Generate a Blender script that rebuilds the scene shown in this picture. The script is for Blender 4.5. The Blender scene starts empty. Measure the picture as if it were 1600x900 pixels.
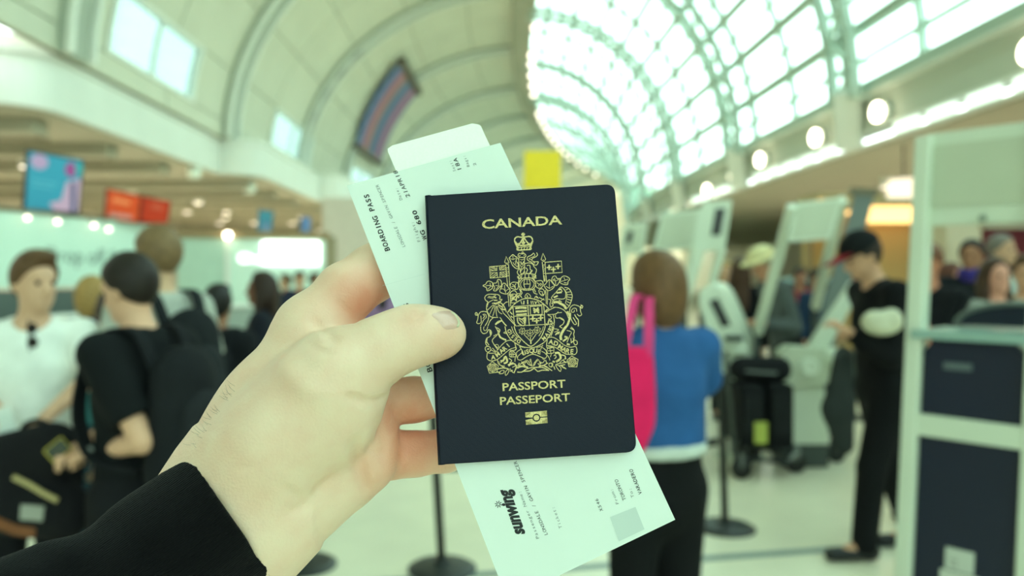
import bpy, bmesh, math, random
import numpy as np
from mathutils import Vector, Matrix
random.seed(7)
S = bpy.context.scene
COL = S.collection
PI = math.pi
rad = math.radians

# ------------------------------------------------------------------ camera
F = 1250.0           # focal length in pixels of a 1600 x 900 frame
CX, CY = 760.0, 430.0
EYE = 1.62
cd = bpy.data.cameras.new('camera')
cam = bpy.data.objects.new('camera', cd)
COL.objects.link(cam)
cam.location = (0, 0, EYE)
cam.rotation_euler = (PI / 2, 0, 0)
cd.sensor_width = 36.0
cd.lens = 36.0 * F / 1600.0
cd.shift_x = (800 - CX) / 1600.0
cd.shift_y = (CY - 450) / 1600.0
cd.clip_start = 0.02
cd.clip_end = 500
cd.dof.use_dof = True
cd.dof.focus_distance = 0.366
cd.dof.aperture_fstop = 6.3
S.camera = cam

# ------------------------------------------------------------------ world, light, exposure
w = bpy.data.worlds.new('World')
S.world = w
w.use_nodes = True
nt = w.node_tree
nt.nodes.clear()
wo = nt.nodes.new('ShaderNodeOutputWorld')
wb = nt.nodes.new('ShaderNodeBackground')
tc = nt.nodes.new('ShaderNodeTexCoord')
sp = nt.nodes.new('ShaderNodeSeparateXYZ')
rp = nt.nodes.new('ShaderNodeValToRGB')
nz = nt.nodes.new('ShaderNodeTexNoise')
mx = nt.nodes.new('ShaderNodeMixRGB')
nz.inputs['Scale'].default_value = 2.2
nz.inputs['Detail'].default_value = 4
rp.color_ramp.elements[0].position = 0.0
rp.color_ramp.elements[0].color = (0.86, 0.99, 0.92, 1)
rp.color_ramp.elements[1].position = 0.6
rp.color_ramp.elements[1].color = (0.835, 1.0, 0.955, 1)
mx.blend_type = 'MULTIPLY'
mx.inputs[0].default_value = 0.25
nt.links.new(tc.outputs['Generated'], sp.inputs[0])
nt.links.new(sp.outputs['Z'], rp.inputs[0])
nt.links.new(tc.outputs['Generated'], nz.inputs['Vector'])
nt.links.new(rp.outputs[0], mx.inputs[1])
nt.links.new(nz.outputs[0], mx.inputs[2])
nt.links.new(mx.outputs[0], wb.inputs['Color'])
wb.inputs['Strength'].default_value = 2.6
nt.links.new(wb.outputs[0], wo.inputs[0])

vs = S.view_settings
S.display_settings.display_device = 'sRGB'
vs.view_transform = 'Standard'
vs.look = 'None'
vs.gamma = 1.0
vs.use_curve_mapping = False
vs.exposure = 1.22
AISLE_FILL = 170

# ------------------------------------------------------------------ helpers
def pt(px, py, d):
    return Vector(((px - CX) / F * d, d, EYE + (CY - py) / F * d))

def srgb(r, g, b):
    f = lambda c: (c / 12.92 if c <= 0.04045 else ((c + 0.055) / 1.055) ** 2.4)
    return (f(r / 255), f(g / 255), f(b / 255), 1)

def mat(name, col, rough=0.6, metal=0.0, bump=0.0, bscale=200.0, vary=0.0, vscale=8.0,
        emit=None, estr=0.0, sss=0.0, spec=0.5, coat=0.0):
    m = bpy.data.materials.new(name)
    m.use_nodes = True
    n = m.node_tree
    b = n.nodes['Principled BSDF']
    if len(col) == 3: col = (*col, 1)
    b.inputs['Base Color'].default_value = col
    b.inputs['Roughness'].default_value = rough
    b.inputs['Metallic'].default_value = metal
    b.inputs['Specular IOR Level'].default_value = spec
    if coat: b.inputs['Coat Weight'].default_value = coat
    if sss:
        b.inputs['Subsurface Weight'].default_value = sss
        b.inputs['Subsurface Radius'].default_value = (0.004, 0.0016, 0.0009)
        b.inputs['Subsurface Scale'].default_value = 1.0
    if emit:
        b.inputs['Emission Color'].default_value = emit if len(emit) == 4 else (*emit, 1)
        b.inputs['Emission Strength'].default_value = estr
    co = n.nodes.new('ShaderNodeTexCoord')
    if vary:
        t = n.nodes.new('ShaderNodeTexNoise')
        t.inputs['Scale'].default_value = vscale
        t.inputs['Detail'].default_value = 5
        n.links.new(co.outputs['Object'], t.inputs['Vector'])
        mr = n.nodes.new('ShaderNodeMapRange')
        mr.inputs['From Min'].default_value = 0.3
        mr.inputs['From Max'].default_value = 0.7
        mr.inputs['To Min'].default_value = 1 - vary
        mr.inputs['To Max'].default_value = 1 + vary
        n.links.new(t.outputs[0], mr.inputs['Value'])
        mm = n.nodes.new('ShaderNodeVectorMath')
        mm.operation = 'SCALE'
        mm.inputs[0].default_value = col[:3]
        n.links.new(mr.outputs[0], mm.inputs['Scale'])
        n.links.new(mm.outputs[0], b.inputs['Base Color'])
    if bump:
        t = n.nodes.new('ShaderNodeTexNoise')
        t.inputs['Scale'].default_value = bscale
        t.inputs['Detail'].default_value = 3
        n.links.new(co.outputs['Object'], t.inputs['Vector'])
        bu = n.nodes.new('ShaderNodeBump')
        bu.inputs['Strength'].default_value = bump
        bu.inputs['Distance'].default_value = 0.3 / bscale
        n.links.new(t.outputs[0], bu.inputs['Height'])
        n.links.new(bu.outputs[0], b.inputs['Normal'])
    return m

_mc = {}
def cloth(r, g, b, rough=0.9):
    k = (r, g, b)
    if k not in _mc:
        _mc[k] = mat('cloth_%d_%d_%d' % k, srgb(r, g, b), rough, bump=0.4, bscale=60, vary=0.12, vscale=9, spec=0.15)
    return _mc[k]

def plain(r, g, b, rough=0.5, metal=0.0):
    k = (r, g, b, rough, metal)
    if k not in _mc:
        _mc[k] = mat('plain_%d_%d_%d' % (r, g, b), srgb(r, g, b), rough, metal, vary=0.04, vscale=3, spec=0.35)
    return _mc[k]

def glow(name, col, strength):
    return mat(name, col, 0.4, emit=col, estr=strength)

ORG = {}
def thing(name, label, cat, loc=(0, 0, 0), group=None):
    o = bpy.data.objects.new(name, None)
    COL.objects.link(o)
    o.location = loc
    o.empty_display_size = 0.1
    ORG[o.name] = Vector(loc)
    o['label'] = label
    o['category'] = cat
    if group: o['group'] = group
    return o

def tag(o, label, cat, group=None):
    o['label'] = label
    o['category'] = cat
    if group: o['group'] = group
    return o

def structure(name, loc=(0, 0, 0)):
    o = bpy.data.objects.new(name, None)
    COL.objects.link(o)
    o.location = loc
    ORG[o.name] = Vector(loc)
    o['kind'] = 'structure'
    return o

def put(name, verts, faces, m, parent=None, origin=None, smooth=False, local=False):
    """verts in world coordinates (unless local); ONE mesh object."""
    if parent is not None:
        og = ORG.get(parent.name, Vector((0, 0, 0)))
    else:
        og = Vector(origin) if origin is not None else Vector((0, 0, 0))
    V = np.asarray([tuple(v) for v in verts] if not isinstance(verts, np.ndarray) else verts, dtype=np.float64)
    if not local:
        V = V - np.array(og)
    me = bpy.data.meshes.new(name)
    me.from_pydata(V.tolist(), [], [tuple(f) for f in faces] if not isinstance(faces, np.ndarray) else faces.tolist())
    me.update()
    if smooth:
        me.polygons.foreach_set('use_smooth', [True] * len(me.polygons))
    me.materials.append(m)
    o = bpy.data.objects.new(name, me)
    COL.objects.link(o)
    if parent is not None:
        o.parent = parent
        ORG[o.name] = og
    else:
        o.location = og
        ORG[o.name] = og
    return o

class MB:
    def __init__(s): s.v = []; s.f = []
    def add(s, v, f):
        n = len(s.v)
        s.v += [Vector(x) for x in v]
        s.f += [tuple(i + n for i in q) for q in f]
        return s
    def box(s, c, h, ax=None, bev=0.0):
        c = Vector(c)
        if ax is None: ax = (Vector((1, 0, 0)), Vector((0, 1, 0)), Vector((0, 0, 1)))
        ax = [Vector(a).normalized() for a in ax]
        if bev <= 0:
            v = [c + ax[0] * h[0] * i + ax[1] * h[1] * j + ax[2] * h[2] * k for i in (-1, 1) for j in (-1, 1) for k in (-1, 1)]
            return s.add(v, [(0, 1, 3, 2), (4, 6, 7, 5), (0, 4, 5, 1), (2, 3, 7, 6), (0, 2, 6, 4), (1, 5, 7, 3)])
        bm = bmesh.new()
        bmesh.ops.create_cube(bm, size=2)
        for q in bm.verts: q.co = Vector((q.co[0] * h[0], q.co[1] * h[1], q.co[2] * h[2]))
        bmesh.ops.bevel(bm, geom=bm.edges[:], offset=min(bev, min(h) * 0.95), segments=2, affect='EDGES', profile=0.5)
        bm.verts.index_update()
        v = [c + ax[0] * q.co[0] + ax[1] * q.co[1] + ax[2] * q.co[2] for q in bm.verts]
        f = [tuple(q.index for q in p.verts) for p in bm.faces]
        bm.free()
        return s.add(v, f)
    def bar(s, a, b, wd, th, up=(0, 0, 1), bev=0.0):
        a, b = Vector(a), Vector(b)
        z = (b - a)
        L = z.length
        z.normalize()
        x = z.cross(Vector(up))
        if x.length < 1e-4: x = z.cross(Vector((0, 1, 0)))
        x.normalize()
        y = x.cross(z)
        return s.box((a + b) / 2, (wd / 2, th / 2, L / 2), (x, y, z), bev)
    def tube(s, pts, r, n=10, caps=True):
        pts = [Vector(p) for p in pts]
        rs = r if isinstance(r, (list, tuple)) else [r] * len(pts)
        v, f = [], []
        for i, p in enumerate(pts):
            t = (pts[min(i + 1, len(pts) - 1)] - pts[max(i - 1, 0)]).normalized()
            x = t.cross(Vector((0.13, 0.2, 1)))
            if x.length < 1e-3: x = t.cross(Vector((1, 0, 0)))
            x.normalize()
            y = t.cross(x)
            for k in range(n):
                a = 2 * PI * k / n
                v.append(p + (x * math.cos(a) + y * math.sin(a)) * rs[i])
        for i in range(len(pts) - 1):
            for k in range(n):
                f.append((i * n + k, i * n + (k + 1) % n, (i + 1) * n + (k + 1) % n, (i + 1) * n + k))
        if caps:
            f.append(tuple(range(n))[::-1])
            f.append(tuple((len(pts) - 1) * n + k for k in range(n)))
        return s.add(v, f)
    def lathe(s, c, prof, n=24, ax=None):
        c = Vector(c)
        if ax is None: ax = (Vector((1, 0, 0)), Vector((0, 1, 0)), Vector((0, 0, 1)))
        v, f = [], []
        for r, z in prof:
            for k in range(n):
                a = 2 * PI * k / n
                v.append(c + ax[0] * r * math.cos(a) + ax[1] * r * math.sin(a) + ax[2] * z)
        m = len(prof)
        for i in range(m - 1):
            for k in range(n):
                f.append((i * n + k, i * n + (k + 1) % n, (i + 1) * n + (k + 1) % n, (i + 1) * n + k))
        f.append(tuple(range(n))[::-1])
        f.append(tuple((m - 1) * n + k for k in range(n)))
        return s.add(v, f)
    def prism(s, A, B):
        """two matching closed loops of 3D points joined by side walls."""
        n = len(A)
        f = [tuple(range(n))[::-1], tuple(range(n, 2 * n))]
        for k in range(n):
            f.append((k, (k + 1) % n, n + (k + 1) % n, n + k))
        return s.add(list(A) + list(B), f)
    def build(s, name, m, parent=None, origin=None, smooth=False):
        return put(name, s.v, s.f, m, parent, origin, smooth)

def rot(axis, a):
    return Matrix.Rotation(a, 3, axis)

# ------------------------------------------------------------------ distance-field sculpting
class Field:
    def __init__(s, lo, hi, h):
        s.lo = np.array(lo, dtype=np.float32)
        s.h = h
        s.n = np.ceil((np.array(hi) - np.array(lo)) / h).astype(int) + 1
        s.F = np.full(tuple(s.n), 9.0, dtype=np.float32)
    def blank(s):
        q = object.__new__(Field)
        q.lo, q.h, q.n = s.lo, s.h, s.n
        q.F = np.full(tuple(s.n), 9.0, dtype=np.float32)
        return q
    def region(s, lo, hi):
        a = np.clip(np.floor((np.array(lo) - s.lo) / s.h).astype(int), 0, s.n)
        b = np.clip(np.ceil((np.array(hi) - s.lo) / s.h).astype(int) + 1, 0, s.n)
        sl = tuple(slice(i, j) for i, j in zip(a, b))
        g = [(s.lo[k] + s.h * np.arange(a[k], b[k])).astype(np.float32) for k in range(3)]
        return sl, g[0][:, None, None], g[1][None, :, None], g[2][None, None, :]
    def cone(s, a, b, r1, r2, k=0.0, n=None, sq=1.0, cut=None, op='add'):
        a = np.array(a, dtype=np.float32); b = np.array(b, dtype=np.float32)
        R = max(r1, r2) * max(1, sq) + k + 2 * s.h
        sl, X, Y, Z = s.region(np.minimum(a, b) - R, np.maximum(a, b) + R)
        if min(q.stop - q.start for q in sl) <= 0: return s
        ba = b - a
        L = float(ba @ ba) + 1e-12
        x, y, z = X - a[0], Y - a[1], Z - a[2]
        t = np.clip((x * ba[0] + y * ba[1] + z * ba[2]) / L, 0, 1)
        x = x - t * ba[0]; y = y - t * ba[1]; z = z - t * ba[2]
        if n is not None and sq != 1.0:
            n = np.array(n, dtype=np.float32); n = n / np.linalg.norm(n)
            q = (x * n[0] + y * n[1] + z * n[2]) * (1 / sq - 1)
            x = x + q * n[0]; y = y + q * n[1]; z = z + q * n[2]
        d = (np.sqrt(x * x + y * y + z * z) - (r1 + t * (r2 - r1))) * min(1.0, sq)
        if cut is not None:
            for c, cn in cut:
                cn = np.array(cn, dtype=np.float32); cn = cn / np.linalg.norm(cn)
                d = np.maximum(d, (X - c[0]) * cn[0] + (Y - c[1]) * cn[1] + (Z - c[2]) * cn[2])
        s.comb(sl, d, k, op)
        return s
    def ell(s, c, r, M=None, k=0.0, op='add'):
        c = np.array(c, dtype=np.float32)
        R = max(r) + k + 2 * s.h
        sl, X, Y, Z = s.region(c - R, c + R)
        if min(q.stop - q.start for q in sl) <= 0: return s
        x, y, z = X - c[0], Y - c[1], Z - c[2]
        if M is not None:
            M = np.array(M, dtype=np.float32)
            x, y, z = (M[0][0] * x + M[1][0] * y + M[2][0] * z, M[0][1] * x + M[1][1] * y + M[2][1] * z, M[0][2] * x + M[1][2] * y + M[2][2] * z)
        q = np.sqrt((x / r[0]) ** 2 + (y / r[1]) ** 2 + (z / r[2]) ** 2)
        d = (q - 1) * min(r)
        s.comb(sl, d, k, op)
        return s
    def comb(s, sl, d, k, op):
        f = s.F[sl]
        if op == 'add':
            if k > 0:
                h = np.maximum(k - np.abs(f - d), 0) / k
                s.F[sl] = np.minimum(f, d) - h * h * k * 0.25
            else:
                s.F[sl] = np.minimum(f, d)
        elif op == 'sub':
            if k > 0:
                e = -d
                h = np.maximum(k - np.abs(f - e), 0) / k
                s.F[sl] = np.maximum(f, e) + h * h * k * 0.25
            else:
                s.F[sl] = np.maximum(f, -d)
    def join(s, o, k=0.0):
        s.comb((slice(None),) * 3, o.F, k, 'add')
        return s
    def plane(s, c, n):
        """keep the side the normal points away from."""
        n = np.array(n, dtype=np.float32); n = n / np.linalg.norm(n)
        sl, X, Y, Z = s.region(s.lo - 1, s.lo + s.n * s.h + 1)
        s.F = np.maximum(s.F, (X - c[0]) * n[0] + (Y - c[1]) * n[1] + (Z - c[2]) * n[2])
        return s
    def dent(s, pts, amp, wd):
        """raise (or lower, amp<0) the field along a polyline: a soft crease."""
        for a, b in zip(pts[:-1], pts[1:]):
            a = np.array(a, dtype=np.float32); b = np.array(b, dtype=np.float32)
            R = 3 * wd
            sl, X, Y, Z = s.region(np.minimum(a, b) - R, np.maximum(a, b) + R)
            if min(q.stop - q.start for q in sl) <= 0: continue
            ba = b - a
            L = float(ba @ ba) + 1e-12
            x, y, z = X - a[0], Y - a[1], Z - a[2]
            t = np.clip((x * ba[0] + y * ba[1] + z * ba[2]) / L, 0, 1)
            d2 = (x - t * ba[0]) ** 2 + (y - t * ba[1]) ** 2 + (z - t * ba[2]) ** 2
            tw = 1 - np.abs(2 * t - 1) * 0.0
            s.F[sl] += amp * np.exp(-d2 / wd ** 2) * tw
        return s
    def at(s, p):
        q = np.clip((np.array(p) - s.lo) / s.h, 0, s.n - 1.001)
        i = q.astype(int)
        f = q - i
        r = 0.0
        for a in (0, 1):
            for b in (0, 1):
                for c in (0, 1):
                    r += s.F[i[0] + a, i[1] + b, i[2] + c] * (f[0] if a else 1 - f[0]) * (f[1] if b else 1 - f[1]) * (f[2] if c else 1 - f[2])
        return r
    def hit(s, px, py, d0, d1, n=160):
        for k in range(n):
            d = d0 + (d1 - d0) * k / n
            if s.at(pt(px, py, d)) < 0: return d
        return None
    def mesh(s, relax=1):
        Fd = s.F
        nx, ny, nz = Fd.shape
        sg = Fd < 0
        cnt = np.zeros((nx - 1, ny - 1, nz - 1), dtype=np.int8)
        for a in (0, 1):
            for b in (0, 1):
                for c in (0, 1):
                    cnt += sg[a:nx - 1 + a, b:ny - 1 + b, c:nz - 1 + c]
        act = (cnt > 0) & (cnt < 8)
        I = np.argwhere(act)
        N = len(I)
        idx = np.full(act.shape, -1, dtype=np.int32)
        idx[act] = np.arange(N)
        acc = np.zeros((N, 3)); wsum = np.zeros(N)
        cor = [(a, b, c) for a in (0, 1) for b in (0, 1) for c in (0, 1)]
        val = {c: Fd[I[:, 0] + c[0], I[:, 1] + c[1], I[:, 2] + c[2]] for c in cor}
        for c in cor:
            for ax in range(3):
                if c[ax] == 0:
                    e = list(c); e[ax] = 1; e = tuple(e)
                    f0, f1 = val[c], val[e]
                    m = (f0 < 0) != (f1 < 0)
                    t = np.where(m, f0 / np.where(m, f0 - f1, 1), 0)
                    P = np.tile(np.array(c, dtype=float), (N, 1))
                    P[:, ax] += t
                    acc += P * m[:, None]; wsum += m
        V = (I + acc / wsum[:, None]) * s.h + s.lo
        Q = []
        for ax in range(3):
            o = [q for q in range(3) if q != ax]
            s0 = [slice(None)] * 3; s1 = [slice(None)] * 3
            s0[ax] = slice(0, -1); s1[ax] = slice(1, None)
            A, B = sg[tuple(s0)], sg[tuple(s1)]
            E = np.argwhere(A != B)
            E = E[(E[:, o[0]] > 0) & (E[:, o[1]] > 0) & (E[:, o[0]] < s.n[o[0]] - 1) & (E[:, o[1]] < s.n[o[1]] - 1)]
            if len(E) == 0: continue
            up = A[E[:, 0], E[:, 1], E[:, 2]]
            def cell(du, dv):
                q = E.copy(); q[:, o[0]] += du; q[:, o[1]] += dv
                return idx[q[:, 0], q[:, 1], q[:, 2]]
            c0, c1, c2, c3 = cell(-1, -1), cell(0, -1), cell(0, 0), cell(-1, 0)
            qd = np.stack([c0, c1, c2, c3], 1)
            flip = up if ax != 1 else ~up
            qd[~flip] = qd[~flip][:, ::-1]
            Q.append(qd)
        Q = np.concatenate(Q)
        Q = Q[(Q >= 0).all(1)]
        for _ in range(relax):
            sm = np.zeros_like(V); c = np.zeros(N)
            for a in range(4):
                i, j = Q[:, a], Q[:, (a + 1) % 4]
                for k in range(3):
                    sm[:, k] += np.bincount(i, V[j, k], N) + np.bincount(j, V[i, k], N)
                c += np.bincount(i, minlength=N) + np.bincount(j, minlength=N)
            V = V * 0.5 + 0.5 * sm / np.maximum(c, 1)[:, None]
        return V, Q

# ------------------------------------------------------------------ lettering
def glyphs(txt, bold=0.0, mono=None, shear=0.0, res=3):
    """flat text mesh in font units: cap height 1, starting at x = 0; returns verts (n,2), faces, width."""
    def one(t):
        c = bpy.data.curves.new('t', 'FONT')
        c.body = t
        c.size = 1.0
        c.offset = bold
        c.resolution_u = res
        c.shear = shear
        o = bpy.data.objects.new('t', c)
        COL.objects.link(o)
        bpy.context.view_layer.update()
        me = bpy.data.meshes.new_from_object(o.evaluated_get(bpy.context.evaluated_depsgraph_get()))
        v = [(q.co.x, q.co.y) for q in me.vertices]
        f = [tuple(p.vertices) for p in me.polygons]
        bpy.data.objects.remove(o); bpy.data.curves.remove(c); bpy.data.meshes.remove(me)
        return v, f
    V, Fc = [], []
    if mono is None:
        V, Fc = one(txt)
    else:
        for i, ch in enumerate(txt):
            if ch == ' ': continue
            v, f = one(ch)
            if not v: continue
            m = (min(q[0] for q in v) + max(q[0] for q in v)) / 2
            wd = max(q[0] for q in v) - min(q[0] for q in v)
            sc = min(1.0, mono * 0.92 / wd)
            n = len(V)
            V += [((q[0] - m) * sc + (i + 0.5) * mono, q[1]) for q in v]
            Fc += [tuple(a + n for a in p) for p in f]
    ch = 0.73
    V = [(x / ch, y / ch) for x, y in V]
    x0 = min(q[0] for q in V); x1 = max(q[0] for q in V)
    V = [(x - x0, y) for x, y in V]
    return V, Fc, x1 - x0

def write(name, txt, p0, p1, cap, surf, m, parent, bold=0.0, mono=None, shear=0.0, up=None):
    """lay a line of text from pixel p0 to pixel p1 (baseline ends) on a surface surf(px, py)."""
    V, Fc, wd = glyphs(txt, bold, mono, shear)
    u = Vector((p1[0] - p0[0], p1[1] - p0[1])) / wd
    if up is None:
        n = Vector((u[1], -u[0])).normalized()
    else:
        n = Vector(up).normalized()
    vs_ = []
    for x, y in V:
        q = Vector(p0) + u * x + n * y * cap
        vs_.append(surf(q[0], q[1]))
    return put(name, vs_, Fc, m, parent)
# ------------------------------------------------------------------ the hall
M_white = mat('painted_white', srgb(222, 226, 218), 0.55, vary=0.03, vscale=0.8)
M_wall = mat('vault_panel_white', srgb(205, 206, 188), 0.6, vary=0.04, vscale=0.7)
M_rib = mat('vault_rib_grey', srgb(164, 172, 158), 0.55, vary=0.03)
M_shell = mat('vault_joint', srgb(130, 130, 112), 0.8)
M_soffit = mat('soffit_beige', srgb(160, 158, 138), 0.7, vary=0.05, vscale=1.5)
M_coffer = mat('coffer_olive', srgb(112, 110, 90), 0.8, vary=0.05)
M_floor = mat('terrazzo_cream', srgb(226, 220, 196), 0.28, vary=0.04, vscale=3.5, spec=0.4)
M_strip = mat('floor_strip_grey', srgb(112, 128, 126), 0.4)
M_steel = mat('roof_steel', srgb(168, 186, 174), 0.5, metal=0.0)
M_frame = mat('roof_frame_pale', srgb(186, 206, 194), 0.45)
M_dark = plain(24, 26, 28, 0.55)

def glass_mat(name, tint):
    m = bpy.data.materials.new(name)
    m.use_nodes = True
    n = m.node_tree
    n.nodes.clear()
    o = n.nodes.new('ShaderNodeOutputMaterial')
    t = n.nodes.new('ShaderNodeBsdfTransparent')
    g = n.nodes.new('ShaderNodeBsdfGlossy')
    x = n.nodes.new('ShaderNodeMixShader')
    t.inputs[0].default_value = tint
    g.inputs['Roughness'].default_value = 0.08
    x.inputs[0].default_value = 0.06
    n.links.new(t.outputs[0], x.inputs[1])
    n.links.new(g.outputs[0], x.inputs[2])
    n.links.new(x.outputs[0], o.inputs[0])
    return m
M_glass = glass_mat('roof_glass', (0.82, 0.93, 0.89, 1))
M_wglass = glass_mat('window_glass', (0.44, 0.53, 0.51, 1))

EX, EZ = 1.8, EYE + 4.0
def bend(d): return max(0.0, d - 35.0) ** 2 / 300.0
def vl(th, d, off=0.0):
    """left vault: th 0 at the springing, 90 at the crown; off pushes into the hall."""
    a, b = 9.6 - off, 8.0 - off
    return Vector((EX + bend(d) - a * math.cos(rad(th)), d, EZ + b * math.sin(rad(th))))
def vr(th, d, off=0.0):
    a, b = 7.0 - off, 8.0 - off
    return Vector((EX + bend(d) + a * math.cos(rad(th)), d, EZ + b * math.sin(rad(th))))

MB().box((4, 40, -0.15), (32, 82, 0.15)).build('floor', M_floor)['kind'] = 'structure'
a = pt(830, 893, 4.38); b = pt(1480, 846, 4.87)
dv = (b - a).normalized()
a = Vector((a.x, a.y, 0)) - dv * 1.6; b = Vector((b.x, b.y, 0)) + dv * 3
MB().bar(a + Vector((0, 0, 0.001)), b + Vector((0, 0, 0.001)), 0.075, 0.004).build('trim_1', M_strip)['kind'] = 'structure'

# left vault: shell, panels, ribs, windows
wl = structure('wall_left')
RIBS = [-21, -12, -3, 6, 15, 24, 33, 42, 51, 60, 69, 78, 87, 96, 105]
DB = []
for i, r in enumerate(RIBS[:-1]):
    DB += [r, r + 4.5]
DB += [105, 112]
WIN = [(-19.7, -14.8), (-10.7, -5.8), (-1.7, 3.2), (7.3, 12.2), (16.3, 21.2), (28.6, 34.9), (43.4, 49.0)]  # the nearer ones, out of view, are added to let in light
rows = [(0.5, 4), (4, 14.5), (14.5, 28), (28, 42), (42, 58), (58, 74), (74, 90)]
def shell_piece(mb, t0, t1, d0, d1, o0, o1, n=3):
    A = [vl(t0 + (t1 - t0) * k / n, d0, o1) for k in range(n + 1)] + [vl(t1 - (t1 - t0) * k / n, d0, o0) for k in range(n + 1)]
    B = [vl(t0 + (t1 - t0) * k / n, d1, o1) for k in range(n + 1)] + [vl(t1 - (t1 - t0) * k / n, d1, o0) for k in range(n + 1)]
    return mb.prism(A, B)
sh = MB()
dcuts = sorted(set(DB + [q for p in WIN for q in p]))
for t0, t1 in rows:
    for d0, d1 in zip(dcuts[:-1], dcuts[1:]):
        mid = (d0 + d1) / 2
        iswin = (t0, t1) == (4, 14.5) and any(p[0] < mid < p[1] for p in WIN)
        if not iswin:
            shell_piece(sh, t0, t1, d0, d1, -0.16, -0.06)
sh.build('shell', M_shell, wl)
for t0, t1 in rows:
    cuts = dcuts if (t0, t1) == (4, 14.5) else DB
    for d0, d1 in zip(cuts[:-1], cuts[1:]):
        mid = (d0 + d1) / 2
        if (t0, t1) == (4, 14.5) and any(p[0] < mid < p[1] for p in WIN): continue
        if d1 < -4: continue
        g = 0.03
        shell_piece(MB(), t0 + 0.12, t1 - 0.12, d0 + g, d1 - g, -0.06, 0.0).build('panel', M_wall, wl)
def arch(mb, f, t0, t1, d, wd, o0, o1, n=20):
    for k in range(n):
        ta, tb = t0 + (t1 - t0) * k / n, t0 + (t1 - t0) * (k + 1) / n
        A = [f(ta, d - wd / 2, o0), f(ta, d + wd / 2, o0), f(ta, d + wd / 2, o1), f(ta, d - wd / 2, o1)]
        B = [f(tb, d - wd / 2, o0), f(tb, d + wd / 2, o0), f(tb, d + wd / 2, o1), f(tb, d - wd / 2, o1)]
        mb.prism(A, B)
    return mb
for r in RIBS:
    if r < 0: continue
    o = arch(MB(), vl, 0.5, 88, r, 0.95, 0.0, 0.16).build('rib', M_rib, wl)
    for sd in (-1, 1):
        q = arch(MB(), vl, 0.5, 88, r + sd * 0.42, 0.14, 0.16, 0.27).build('rib_flange', M_white, o)
    if r in (33,):
        for th in (17, 24.5, 32, 39):
            shell_piece(MB(), th, th + 3.6, r - 0.22, r + 0.22, 0.16, 0.175).build('vent_slot', M_dark, o)
for i, (d0, d1) in enumerate(WIN):
    wn = structure('window_%d' % (i + 1))
    shell_piece(MB(), 4.2, 14.3, d0 + 0.1, d1 - 0.1, -0.10, -0.085).build('pane', M_wglass, wn)
    fr = MB()
    shell_piece(fr, 3.9, 4.6, d0, d1, -0.14, 0.05)
    shell_piece(fr, 13.9, 14.6, d0, d1, -0.14, 0.05)
    shell_piece(fr, 4.6, 13.9, d0, d0 + 0.14, -0.14, 0.05)
    shell_piece(fr, 4.6, 13.9, d1 - 0.14, d1, -0.14, 0.05)
    fr.build('window_frame', M_white, wn)
    mdl = (d0 + d1) / 2
    shell_piece(MB(), 4.6, 13.9, mdl - 0.04, mdl + 0.04, -0.12, -0.03).build('mullion', M_white, wn)

# left bulkhead bays (rounded near ends)
def bay(name, xf, d0, d1, z0, z1, m, back=-18.0, r=1.1, inset=0.0):
    st = structure(name)
    def loop(z, ins):
        L = [Vector((back, d0 + ins, z))]
        for k in range(9):
            a = -PI / 2 + PI / 2 * k / 8
            L.append(Vector((xf - ins - r + r * math.cos(a), d0 + ins + r + r * math.sin(a), z)))
        L += [Vector((xf - ins, d1, z)), Vector((back, d1, z))]
        return L
    MB().prism(loop(z0 + 0.05, 0), loop(z1, 0)).build('fascia', M_white, st)
    MB().prism(loop(z1, 0.32), loop(z1 + 0.34, 0.32)).build('ledge', M_wall, st)
    MB().prism(loop(z1 - 0.10, -0.05), loop(z1 + 0.03, -0.05)).build('coping', M_white, st)
    MB().prism(loop(z0, 0.1), loop(z0 + 0.05, 0.1)).build('soffit', M_soffit, st)
    dd = d0 + 1.4
    while dd < d1 - 0.4:
        MB().box(((xf - 0.6 + back) / 2, dd, z0 - 0.14), ((xf - 0.6 - back) / 2, 0.28, 0.14)).build('soffit_beam', M_soffit, st)
        if dd + 2.4 < d1:
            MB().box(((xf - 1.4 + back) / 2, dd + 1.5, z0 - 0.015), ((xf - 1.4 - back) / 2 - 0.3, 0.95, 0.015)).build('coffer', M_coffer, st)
        dd += 3.0
    return st
ZB0, ZB1 = EYE + 3.0, EYE + 4.08
bay('trim_2', -8.0, 14.0, 24.0, ZB0, ZB1, M_white)
bay('trim_3', -6.9, 24.02, 33.0, ZB0, ZB1, M_white)
bay('trim_4', -5.9, 33.02, 46.0, ZB0, ZB1, M_white)
bay('trim_5', -8.4, -21.5, 13.2, ZB0, ZB1, M_white)
bay('trim_6', -4.2, 46.02, 62.0, ZB0, ZB1, M_white)
bay('trim_7', -1.8, 62.02, 90.0, ZB0, ZB1, M_white)
wb_ = MB().box((-18.3, 35, 3.0), (0.25, 76, 3.0)).build('wall_back_left', mat('back_wall_beige', srgb(188, 184, 166), 0.7, vary=0.05), None)
wb_['kind'] = 'structure'

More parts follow.
